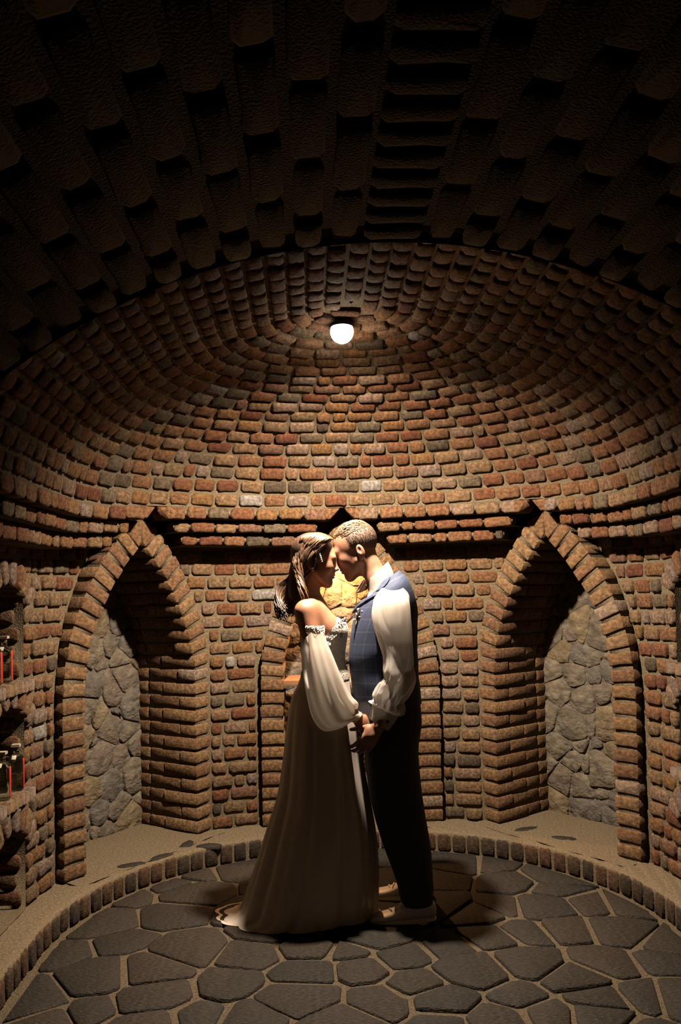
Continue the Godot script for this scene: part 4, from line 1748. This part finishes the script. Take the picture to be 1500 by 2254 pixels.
	wings.append([knot, Transform3D(Basis(), F(0.110, 1.484, -0.006))])
	obj("bow_tie", join(wings), bow, t, at)
	# shirt front, seen in the waistcoat's opening
	obj("shirt_front", loft([[F(0.190, 1.33, 0), Vector3(-0.128, 0, 0), Vector3(0, 0, 0.10)], [F(0.203, 1.40, 0), Vector3(-0.126, -0.006, 0), Vector3(0, 0, 0.10)], [F(0.205, 1.46, 0), Vector3(-0.098, -0.02, 0), Vector3(0, 0, 0.09)], [F(0.19, 1.505, 0), Vector3(-0.062, -0.034, 0), Vector3(0, 0, 0.068)]], 40, 5, no_fold), white, t, at)
	# flowers pinned to the waistcoat
	var bt := Node3D.new()
	put(bt, "boutonniere")
	bt.position = F(0.068, 1.365, 0.085)
	tag(bt, "small buttonhole of pale flowers and dried sprigs on the man's waistcoat", "boutonniere")
	var petal := plain_mat(c8(222, 204, 190), 0.7)
	var pink := plain_mat(c8(196, 150, 140), 0.7)
	var leafy := plain_mat(c8(92, 96, 58), 0.7)
	for k in 5:
		var o: Vector3 = [Vector3(0, 0, 0), Vector3(-0.012, -0.024, 0.004), Vector3(0.006, 0.024, 0.006), Vector3(0.012, -0.010, 0.012), Vector3(0.024, 0.016, 0.014)][k]
		piece("blossom", blossom(Vector3.ZERO, 0.010 - 0.001 * k, 6, k + 1), petal if k % 2 == 0 else pink, bt, Transform3D(Basis(Vector3.BACK, 0.6), o))
	var sprigs := []
	for k in 12:
		var path := PackedVector3Array()
		var a := hash1(k * 3.3) * TAU
		for i in 5:
			path.append(Vector3(0.004, -0.01, 0) + Vector3(0.012 * cos(a), 0.044 - k * 0.008, 0.012 * sin(a) + 0.006) * i / 4.0)
		sprigs.append(tube(path, PackedFloat32Array([0.0012, 0.0012, 0.001, 0.003, 0.0005]), 5))
	obj("sprigs", join(sprigs), leafy, bt)
	obj("stem", tube(PackedVector3Array([Vector3(0, -0.01, 0), Vector3(-0.004, -0.04, 0.002), Vector3(-0.008, -0.06, 0.001)]), PackedFloat32Array([0.004, 0.004, 0.003]), 8), leafy, bt)


func on_loft(rings: Array, v: float, u: float, off: float, pinch: float) -> Vector3:
	var x := v * (rings.size() - 1)
	var i := mini(int(x), rings.size() - 2)
	var t := x - i
	var ring := []
	for k in 3:
		ring.append((rings[i][k] as Vector3).cubic_interpolate(rings[i + 1][k], rings[maxi(i - 1, 0)][k], rings[mini(i + 2, rings.size() - 1)][k], t))
	var a := u * TAU - PI / 2
	var ca := cos(a)
	var sa := sin(a)
	var g := pow(pow(absf(ca), pinch) + pow(absf(sa), pinch), -1.0 / pinch)
	var d: Vector3 = (ring[1] * ca + ring[2] * sa) * g
	return ring[0] + d + d.normalized() * off


func plaid() -> StandardMaterial3D:
	# blue cloth with a fine double windowpane of pale threads
	var im := Image.create(256, 256, false, Image.FORMAT_RGB8)
	for y in 256:
		for x in 256:
			var c := Color(0.052, 0.105, 0.222)
			var weave := 0.94 + 0.12 * hash1(x * 1.7 + y * 3.1)
			if (x / 64) % 2 == 0:
				c = c * 0.90
			if (y / 64) % 2 == 0:
				c = c * 0.88
			for line: int in [20, 30, 148, 158]:
				if absi(x - line) < 2 or absi(y - line) < 2:
					c = c.lerp(Color(0.46, 0.50, 0.58), 0.34)
			im.set_pixel(x, y, c * weave)
	var m := plain_mat(Color.WHITE, 0.85)
	m.albedo_texture = ImageTexture.create_from_image(im)
	m.uv1_scale = Vector3(9.0, 9.0, 1)
	return m


func shoe(t: Node3D, at: Transform3D, heel: Vector3, dir: Vector3, near: bool) -> void:
	var f := dir.normalized()
	var s := f.cross(Vector3.UP).normalized()
	var leather := plain_mat(c8(193, 189, 185), 0.45)
	var rubber := plain_mat(c8(196, 192, 186), 0.7)
	var no_fold := func(_u: float, _v: float, _p: Vector3) -> float: return 0.0
	# upper: rings across the foot from heel to toe
	var prof := [[0.000, 0.060, 0.020, 0.030], [0.012, 0.062, 0.038, 0.036], [0.05, 0.065, 0.042, 0.040], [0.10, 0.064, 0.040, 0.041], [0.135, 0.056, 0.034, 0.043], [0.18, 0.043, 0.024, 0.046], [0.22, 0.036, 0.018, 0.047], [0.255, 0.033, 0.015, 0.042], [0.278, 0.029, 0.010, 0.026], [0.284, 0.027, 0.003, 0.008]]
	var rings := []
	for e in prof:
		rings.append([heel + f * e[0] + Vector3.UP * e[1], Vector3.UP * e[2], s * e[3]])
	var shoe_root := Node3D.new()
	put(shoe_root, "shoe", t)
	shoe_root.transform = at
	obj("upper", loft(rings, 32, 4, no_fold, 2.4), leather, shoe_root)
	obj("tongue", loft([[heel + f * 0.155 + Vector3.UP * 0.075, Vector3.UP * 0.012, s * 0.024], [heel + f * 0.135 + Vector3.UP * 0.094, Vector3.UP * 0.010, s * 0.026], [heel + f * 0.110 + Vector3.UP * 0.112, Vector3.UP * 0.007, s * 0.026], [heel + f * 0.104 + Vector3.UP * 0.116, Vector3.UP * 0.001, s * 0.020]], 20, 3, no_fold, 3.0), leather, shoe_root)
	var o := PackedVector2Array()
	for k in 28:
		var a := TAU * k / 28
		var x := 0.144 + 0.148 * cos(a)
		var w := 0.042 + 0.008 * smoothstep(0.05, 0.22, x) 
		o.append(Vector2(x, sin(a) * w / pow(pow(absf(cos(a)), 2.6) + pow(absf(sin(a)), 2.6), 1.0 / 2.6)))
	obj("sole", block_mesh(o, 0.026, 0.004, 1), rubber, shoe_root, Transform3D(Basis(f, Vector3.UP.cross(f), Vector3.UP), heel + Vector3(0, 0.030, 0)))
	var dark := plain_mat(c8(226, 222, 218), 0.7)
	for k in 4:
		var path := PackedVector3Array()
		for i in 7:
			var x := (i / 3.0 - 1.0)
			path.append(heel + f * (0.135 + k * 0.021 + 0.006 * x * (1 if k % 2 else -1)) + s * x * 0.027 + Vector3.UP * (0.093 - k * 0.0095 + 0.003 - 0.012 * x * x))
		obj("lace", tube(path, PackedFloat32Array([0.002, 0.0025, 0.0028, 0.003, 0.0028, 0.0025, 0.002]), 6), dark, shoe_root)
	for k in 2:
		var path := PackedVector3Array()
		for i in 9:
			var a := TAU * i / 8.0
			path.append(heel + f * (0.128 + 0.008 * k) + s * (0.018 * (1.0 - cos(a)) * (1 if k else -1)) + Vector3.UP * (0.098 + 0.010 * sin(a)))
		obj("lace_loop", tube(path, PackedFloat32Array([0.002, 0.002, 0.002, 0.002, 0.002, 0.002, 0.002, 0.002, 0.002]), 6), dark, shoe_root)


# ---------------------------------------------------------------- the bride

func build_bride() -> void:
	var t := Node3D.new()
	put(t, "person")
	t.position = Vector3(-0.12, 0, -3.74)
	tag(t, "woman in an ivory off-shoulder gown with long wavy hair, her forehead against the man's", "person")
	var at := Transform3D(Basis(), -t.position)
	var flesh := skin_mat(c8(130, 89, 65))
	var p := deg_to_rad(7.0)
	var k := 0.93
	var fw := Vector3(cos(p), -sin(p), 0)
	var up := Vector3(sin(p), cos(p), 0)
	var head := Transform3D(Basis(fw, up, fw.cross(up)) * Basis.from_scale(Vector3.ONE * k), F(-0.110, 1.609, 0.026))
	var inv := head.affine_inverse()
	var q := head_parts(false)
	q.append(cap(Vector3(-0.035, -0.035, 0), inv * F(-0.145, 1.435, 0.01), 0.047, 0.049, 0.03))
	q.append(cap(inv * F(-0.145, 1.435, 0.01), inv * F(-0.13, 1.36, 0.0), 0.049, 0.07, 0.04))
	var body := [
		cap(F(-0.142, 1.47, 0.005), F(-0.132, 1.39, 0.0), 0.045, 0.058),
		cap(F(-0.148, 1.395, -0.125), F(-0.148, 1.395, 0.125), 0.040, 0.040, 0.05),
		cap(F(-0.125, 1.36, -0.075), F(-0.125, 1.36, 0.075), 0.062, 0.062, 0.06),
		cap(F(-0.100, 1.30, -0.060), F(-0.100, 1.16, -0.040), 0.072, 0.070, 0.06),
		cap(F(-0.100, 1.30, 0.060), F(-0.100, 1.16, 0.040), 0.072, 0.070, 0.06),
		ball(F(-0.045, 1.288, 0.062), Vector3(0.058, 0.062, 0.058), 0.05), ball(F(-0.045, 1.288, -0.062), Vector3(0.058, 0.062, 0.058), 0.05),
		cap(F(-0.095, 1.14, -0.04), F(-0.105, 0.95, -0.05), 0.070, 0.085, 0.06), cap(F(-0.095, 1.14, 0.04), F(-0.105, 0.95, 0.05), 0.070, 0.085, 0.06),
		cap(F(-0.105, 0.93, 0.070), F(-0.10, 0.50, 0.07), 0.072, 0.055), cap(F(-0.10, 0.50, 0.08), F(-0.14, 0.10, 0.08), 0.052, 0.035),
		cap(F(-0.105, 0.93, -0.070), F(-0.10, 0.50, -0.07), 0.072, 0.055), cap(F(-0.10, 0.50, -0.08), F(-0.14, 0.10, -0.08), 0.052, 0.035),
		cap(F(-0.14, 0.09, 0.08), F(-0.02, 0.03, 0.08), 0.030, 0.022), cap(F(-0.14, 0.09, -0.08), F(-0.02, 0.03, -0.08), 0.030, 0.022),
		cap(F(-0.160, 1.385, 0.155), F(-0.112, 1.14, 0.190), 0.046, 0.036, 0.04), cap(F(-0.112, 1.14, 0.190), F(0.052, 0.925, 0.160), 0.036, 0.023),
		cap(F(-0.160, 1.385, -0.155), F(-0.112, 1.14, -0.190), 0.046, 0.036, 0.04), cap(F(-0.112, 1.14, -0.190), F(0.052, 0.925, -0.160), 0.036, 0.023),
	]
	var face := skin(q, Vector3(-0.16, -0.30, -0.115), Vector3(0.135, 0.15, 0.115), 0.0036, head)
	var trunk := skin(body, F(-0.30, 0.0, -0.26), F(0.10, 1.54, 0.26), 0.011)
	var near := hand_mesh(F(0.053, 0.922, 0.146), Vector3(0.62, -0.78, -0.12), Vector3(0.2, 0.1, -1.0), Vector3(0.9, 0.5, 0.1), 0.92, 0.30, F(0.035, 0.945, 0.165))
	var far := hand_mesh(F(0.053, 0.922, -0.146), Vector3(0.62, -0.78, 0.12), Vector3(0.2, 0.1, 1.0), Vector3(0.9, 0.5, -0.1), 0.92, 0.30, F(0.035, 0.945, -0.165))
	obj("body", join([face, trunk, near, far]), flesh, t, at)
	var lip := plain_mat(c8(150, 78, 66), 0.4)
	var mouth := []
	for e in [[Vector3(0.0915, -0.0578, 0), Vector3(0.0086, 0.0050, 0.020)], [Vector3(0.0896, -0.0694, 0), Vector3(0.0086, 0.0060, 0.0172)]]:
		var s := SphereMesh.new()
		s.radius = 1.0
		s.height = 2.0
		s.radial_segments = 20
		s.rings = 10
		mouth.append([s, head * Transform3D(Basis.from_scale(e[1]), e[0])])
	obj("lips", join(mouth), lip, t, at)
	var dark := plain_mat(c8(40, 28, 22), 0.7)
	for s: float in [-1.0, 1.0]:
		var path := PackedVector3Array()
		var lash := PackedVector3Array()
		for i in 6:
			path.append(head * Vector3(0.0885 - 0.011 * pow(i / 5.0, 2.0), 0.023 + 0.005 * sin(i * 0.62), s * (0.012 + 0.034 * i / 5.0)))
			lash.append(head * Vector3(0.0885 - 0.010 * pow((i - 1.5) / 3.5, 2.0), -0.0035 - 0.001 * sin(i * 0.62), s * (0.018 + 0.027 * i / 5.0)))
		obj("eyebrow", tube(path, PackedFloat32Array([0.002, 0.0026, 0.0026, 0.0022, 0.0018, 0.0008]), 5), plain_mat(c8(84, 58, 40), 0.8), t, at)
		obj("eyelashes", tube(lash, PackedFloat32Array([0.001, 0.0022, 0.0028, 0.003, 0.0026, 0.001]), 5), dark, t, at)
	bride_hair(t, at, head)
	var no_fold := func(_u: float, _v: float, _p: Vector3) -> float: return 0.0
	# clip of white pearls over the ear, earring, bracelet
	var pearl := plain_mat(c8(189, 182, 175), 0.3)
	var clip := Node3D.new()
	put(clip, "hair_clip", t)
	clip.transform = at
	for i in 9:
		var s := SphereMesh.new()
		s.radius = 0.0052 - 0.0003 * absf(i - 4)
		s.height = s.radius * 2
		s.radial_segments = 12
		s.rings = 8
		var f := i / 8.0
		piece("pearl", s, pearl, clip, Transform3D(Basis(), head * Vector3(lerpf(0.004, 0.030, f), lerpf(0.064, 0.000, f), lerpf(0.0815, 0.0855, sin(f * 2.6)))))
	var gold := plain_mat(c8(220, 180, 110), 0.25, 0.9)
	var ring := TorusMesh.new()
	ring.inner_radius = 0.006
	ring.outer_radius = 0.0085
	ring.rings = 20
	ring.ring_segments = 8
	obj("earring", ring, gold, t, at * Transform3D(Basis(Vector3.RIGHT, PI / 2), head * Vector3(-0.006, -0.055, 0.078)))
	obj("earring_stud", pearl_mesh(0.005), pearl, t, at * Transform3D(Basis(), head * Vector3(-0.012, -0.036, 0.080)))
	var band2 := TorusMesh.new()
	band2.inner_radius = 0.0265
	band2.outer_radius = 0.030
	obj("bracelet", band2, gold, t, at * Transform3D(Basis(Quaternion(Vector3.UP, Vector3(0.62, -0.70, -0.2).normalized())), F(0.056, 0.921, 0.158)))
	# gown
	var satin := cloth_mat(c8(155, 144, 134), 0.36, 0.2)
	var lace := cloth_mat(c8(188, 182, 175), 0.8, 0.1)
	lace.albedo_texture = noise_tex(0.055, Color(0.62, 0.58, 0.54), Color(1, 1, 1), 301, 2, 512, FastNoiseLite.TYPE_CELLULAR)
	lace.heightmap_enabled = true
	lace.heightmap_texture = noise_tex(0.05, Color.BLACK, Color.WHITE, 302, 3, 512, FastNoiseLite.TYPE_CELLULAR)
	lace.heightmap_scale = 0.5
	tri(lace, 5.5)
	var chiffon := cloth_mat(c8(157, 153, 145), 0.7, 0.1)
	chiffon.backlight_enabled = true
	chiffon.backlight = Color(0.95, 0.92, 0.88)
	# bodice: its upper edge rises to two peaks in front and falls behind
	var top := PackedVector3Array()
	var rows := 22
	var segs := 72
	for r in rows:
		for c in segs + 1:
			var a := float(c) / segs * TAU - PI / 2
			var front := maxf(0.0, cos(a))
			var edge := 1.255 + 0.055 * smoothstep(-0.2, 0.6, cos(a)) + 0.048 * exp(-pow((absf(a if a < PI else a - TAU) - 0.62) / 0.36, 2.0))
			var h := lerpf(1.075, edge, float(r) / (rows - 1))
			var f := smoothstep(1.08, 1.17, h)
			var cup := exp(-pow((h - 1.285) / 0.055, 2.0))
			var cx := lerpf(-0.082, -0.084, f)
			var ax := lerpf(0.112, 0.096, smoothstep(1.08, 1.16, h)) + 0.012 * smoothstep(1.17, 1.29, h) - 0.03 * smoothstep(1.30, 1.37, h)
			var az := lerpf(0.135, 0.116, smoothstep(1.08, 1.17, h)) + 0.028 * smoothstep(1.18, 1.30, h)
			var swell := 1.0 + 0.07 * cup * front * (1.0 - 0.7 * exp(-pow(a / 0.22, 2.0)))
			top.append(F(cx + ax * cos(a) * swell, h, az * sin(a) * (1.0 + 0.03 * cup)))
	obj("bodice", grid_mesh(top, segs + 1, rows), lace, t, at)
	# lace flowers along the edge
	var trimmings := []
	for i in 44:
		var a := -PI * 0.62 + PI * 1.24 * i / 43.0
		var edge := 1.255 + 0.055 * smoothstep(-0.2, 0.6, cos(a)) + 0.048 * exp(-pow((absf(a) - 0.62) / 0.36, 2.0))
		for j in 3:
			var hh := edge - 0.003 - j * 0.016 - 0.016 * hash1(i * 2.2 + j)
			trimmings.append([blossom(Vector3.ZERO, 0.0062 + 0.002 * hash1(i + j * 9.0), 5, i + j * 31), Transform3D(Basis(Vector3.UP, -a) * Basis(Vector3.BACK, -PI / 2) * Basis.from_scale(Vector3(1.2, 0.2, 1.2)), F(-0.084 + (0.108 + 0.004 * cos(a)) * cos(a), hh, 0.146 * sin(a)))])
	obj("lace_edge", join(trimmings), petal_mat(), t, at)
	# skirt: falls from the waist, with a short train on the floor behind
	var skirt_fold := func(u: float, v: float, _p: Vector3) -> float:
		var a := u * TAU - PI / 2
		var g := smoothstep(0.04, 0.6, v)
		var s := g * (0.030 * sin(a * 4.0 + 0.6) + 0.036 * (ridge(a * 9.0 + 2.0 + v * 1.6) - 0.2) + 0.020 * ridge(a * 17.0 + v * 3.0))
		# a cowl hanging at the side towards the camera
		var w := wrapf(a - 1.50, -PI, PI)
		s += 0.050 * exp(-pow(w / 0.30, 2.0)) * exp(-pow((v - (0.62 - 1.2 * w * w)) / 0.10, 2.0)) - 0.035 * exp(-pow(w / 0.22, 2.0)) * exp(-pow((v - 0.45) / 0.16, 2.0))
		return s
	obj("skirt", loft([
		[F(-0.080, 1.112, 0), Vector3(0.104, 0, 0), Vector3(0, 0, 0.122)],
		[F(-0.088, 1.05, 0), Vector3(0.120, 0, 0), Vector3(0, 0, 0.140)],
		[F(-0.098, 0.985, 0), Vector3(0.140, 0, 0), Vector3(0, 0, 0.160)],
		[F(-0.098, 0.86, 0), Vector3(0.162, 0, 0), Vector3(0, 0, 0.172)],
		[F(-0.102, 0.72, 0), Vector3(0.176, 0, 0), Vector3(0, 0, 0.178)],
		[F(-0.105, 0.56, 0), Vector3(0.200, 0, 0), Vector3(0, 0, 0.184)],
		[F(-0.120, 0.40, 0), Vector3(0.236, 0, 0), Vector3(0, 0, 0.190)],
		[F(-0.142, 0.24, -0.005), Vector3(0.266, 0, 0), Vector3(0, 0, 0.198)],
		[F(-0.165, 0.12, -0.010), Vector3(0.286, 0, 0), Vector3(0, 0, 0.205)],
		[F(-0.185, 0.045, -0.015), Vector3(0.300, 0, 0), Vector3(0, 0, 0.212)],
		[F(-0.215, 0.022, -0.02), Vector3(0.335, 0.004, 0), Vector3(0, 0, 0.222)],
		[F(-0.235, 0.0185, -0.03), Vector3(0.360, 0, 0), Vector3(0, 0, 0.228)]], 150, 8, skirt_fold), satin, t, at)
	# long sheer sleeves, gathered at the wrist
	for s: float in [1.0, -1.0]:
		var pleats := func(u: float, v: float, _p: Vector3) -> float:
			var a := u * TAU
			return (0.075 * sin(a * 6.0 + 0.8 * sin(v * 5.0)) + 0.05 * sin(a * 11.0 + 2.0 + v * 2.0)) * (1.0 - 0.45 * v) + 0.03 * sin(a * 3.0 + v * 7.0)
		obj("sleeve", loft([
			[F(-0.122, 1.296, s * 0.172), Vector3(0.044, 0, 0), Vector3(0, 0, 0.048)],
			[F(-0.118, 1.255, s * 0.178), Vector3(0.052, -0.004, 0), Vector3(0, 0, 0.053)],
			[F(-0.108, 1.20, s * 0.184), Vector3(0.066, -0.006, 0), Vector3(0, 0, 0.060)],
			[F(-0.088, 1.11, s * 0.190), Vector3(0.080, -0.008, 0), Vector3(0, 0, 0.064)],
			[F(-0.064, 1.02, s * 0.186), Vector3(0.090, 0.005, 0), Vector3(0, 0, 0.066)],
			[F(-0.038, 0.955, s * 0.182), Vector3(0.094, 0.030, 0), Vector3(0, 0, 0.060)],
			[F(-0.014, 0.917, s * 0.174), Vector3(0.072, 0.046, 0), Vector3(0, 0, 0.050)],
			[F(0.020, 0.914, s * 0.166), Vector3(0.036, 0.036, 0), Vector3(0, 0, 0.036)],
			[F(0.052, 0.923, s * 0.160), Vector3(0.018, 0.020, 0), Vector3(0, 0, 0.029)],
			[F(0.062, 0.915, s * 0.157), Vector3(0.019, 0.020, 0), Vector3(0, 0, 0.030)]], 120, 6, pleats), chiffon, t, at)
		var frill := []
		for i in 30:
			var a := TAU * i / 30.0
			for j in 3:
				frill.append([blossom(Vector3.ZERO, 0.0062 + 0.0025 * hash1(i * 1.3 + j), 5, i + 50 + j * 20), Transform3D(Basis(Vector3.UP, -a) * Basis(Vector3.BACK, -PI / 2) * Basis.from_scale(Vector3(1.2, 0.2, 1.2)), F(-0.122 + 0.047 * cos(a), 1.292 + j * 0.009 + 0.008 * hash1(i * 4.4), s * (0.172 + 0.050 * sin(a))))])
		obj("sleeve_lace", join(frill), petal_mat(), t, at)
	# small ties at the back of the bodice
	obj("dress_strap", tube(PackedVector3Array([F(-0.178, 1.27, 0.115), F(-0.184, 1.22, 0.12), F(-0.178, 1.17, 0.118)]), PackedFloat32Array([0.003, 0.003, 0.003]), 6), satin, t, at)


func petal_mat() -> StandardMaterial3D:
	var m := plain_mat(c8(190, 184, 178), 0.95)
	m.backlight_enabled = true
	m.backlight = Color(0.8, 0.77, 0.73)
	return m


func pearl_mesh(r: float) -> SphereMesh:
	var s := SphereMesh.new()
	s.radius = r
	s.height = r * 2
	s.radial_segments = 12
	s.rings = 8
	return s


func bride_hair(t: Node3D, at: Transform3D, head: Transform3D) -> void:
	var mats := []
	for c: Color in [c8(64, 43, 28), c8(86, 59, 37), c8(118, 82, 50)]:
		var m := plain_mat(c, 0.48)
		m.albedo_texture = noise_tex(0.02, Color(0.6, 0.58, 0.55), Color(1, 1, 1), 311, 3, 128)
		m.uv1_triplanar = true
		m.uv1_scale = Vector3(30, 3, 30)
		mats.append(m)
	# a smooth base over the skull and down the back of the neck
	var base := [ball(Vector3(-0.026, 0.046, 0), Vector3(0.104, 0.094, 0.084), 0.01), ball(Vector3(0.118, -0.035, 0), Vector3(0.098, 0.115, 0.2), 0.012, -1.0), ball(Vector3(-0.068, -0.04, 0), Vector3(0.055, 0.10, 0.066), 0.03), ball(Vector3(-0.088, -0.13, 0.01), Vector3(0.040, 0.10, 0.066), 0.03)]
	obj("hair", skin(base, Vector3(-0.16, -0.27, -0.11), Vector3(0.10, 0.16, 0.11), 0.0045, head), mats[0], t, at)
	# locks: from the parting back over the ear, then down in loose waves
	var r2 := RandomNumberGenerator.new()
	r2.seed = 9
	var locks := [[], [], []]
	for n in 460:
		var side := 1.0 if n % 5 else -1.0
		var f := r2.randf()
		var g := r2.randf()
		# root along the hairline and parting
		var root := Vector3(lerpf(0.070, -0.075, f), 0.118 + 0.022 * sin(f * PI) - 0.004 * g, side * lerpf(0.004, 0.030, g))
		var ear := Vector3(lerpf(0.000, -0.075, pow(f, 0.8)) - 0.016 * g, 0.028 - 0.02 * f + 0.035 * g, side * lerpf(0.090, 0.050, pow(f, 1.6)))
		var temple := (root + ear) / 2 + Vector3(0.016 * (1.0 - f), 0.022, side * 0.020)
		var fall := r2.randf()
		var nape := Vector3(lerpf(-0.032, -0.132, fall), -0.10, side * lerpf(0.092, 0.04, fall) if side > 0 else -0.05)
		var ends := Vector3(lerpf(-0.050, -0.138, fall) + r2.randf_range(-0.02, 0.012), lerpf(-0.21, -0.275, fall) + r2.randf_range(-0.045, 0.02), side * lerpf(0.110, 0.060, fall) if side > 0 else -0.045)
		var keys := [root, temple, ear, nape, ends]
		var path := PackedVector3Array()
		var radii := PackedFloat32Array()
		var ph := fall * 5.0 + r2.randf_range(-0.5, 0.5)
		var thick := r2.randf_range(0.0028, 0.0060)
		for i in 25:
			var x := i / 24.0 * 4.0
			var j := mini(int(x), 3)
			var w := x - j
			var pt: Vector3 = (keys[j] as Vector3).cubic_interpolate(keys[j + 1], keys[maxi(j - 1, 0)], keys[mini(j + 2, 4)], w)
			var low := smoothstep(1.6, 3.2, x)
			pt += Vector3(sin(x * 3.6 + ph), 0.25 * cos(x * 3.6 + ph), 0.8 * cos(x * 3.6 + ph * 0.8)) * (0.012 + 0.022 * low) * smoothstep(1.3, 2.4, x)
			path.append(head * pt)
			radii.append(thick * (0.85 + 0.15 * smoothstep(0.0, 0.8, x)) * (1.0 - 0.75 * smoothstep(3.2, 4.0, x)) * head.basis.x.length())
		var tone := 0
		if r2.randf() < 0.42:
			tone = 1
		if fall < 0.75 and r2.randf() < 0.28:
			tone = 2
		locks[tone].append(tube(path, radii, 6))
	for n in 3:
		obj(["dark_locks", "brown_locks", "golden_locks"][n], join(locks[n]), mats[n], t, at)
	# a loose strand in front of the far shoulder
	var loose := []
	for n in 4:
		var path := PackedVector3Array()
		for i in 14:
			var x := i / 13.0
			path.append(head * Vector3(-0.002 + 0.035 * x + 0.008 * sin(x * 9.0 + n), -0.02 - 0.26 * x, -0.075 - 0.004 * n + 0.02 * x))
		var radii := PackedFloat32Array()
		for i in 14:
			radii.append(0.0022 * (1.0 - 0.8 * i / 13.0))
		loose.append(tube(path, radii, 5))
	obj("loose_strand", join(loose), mats[1], t, at)
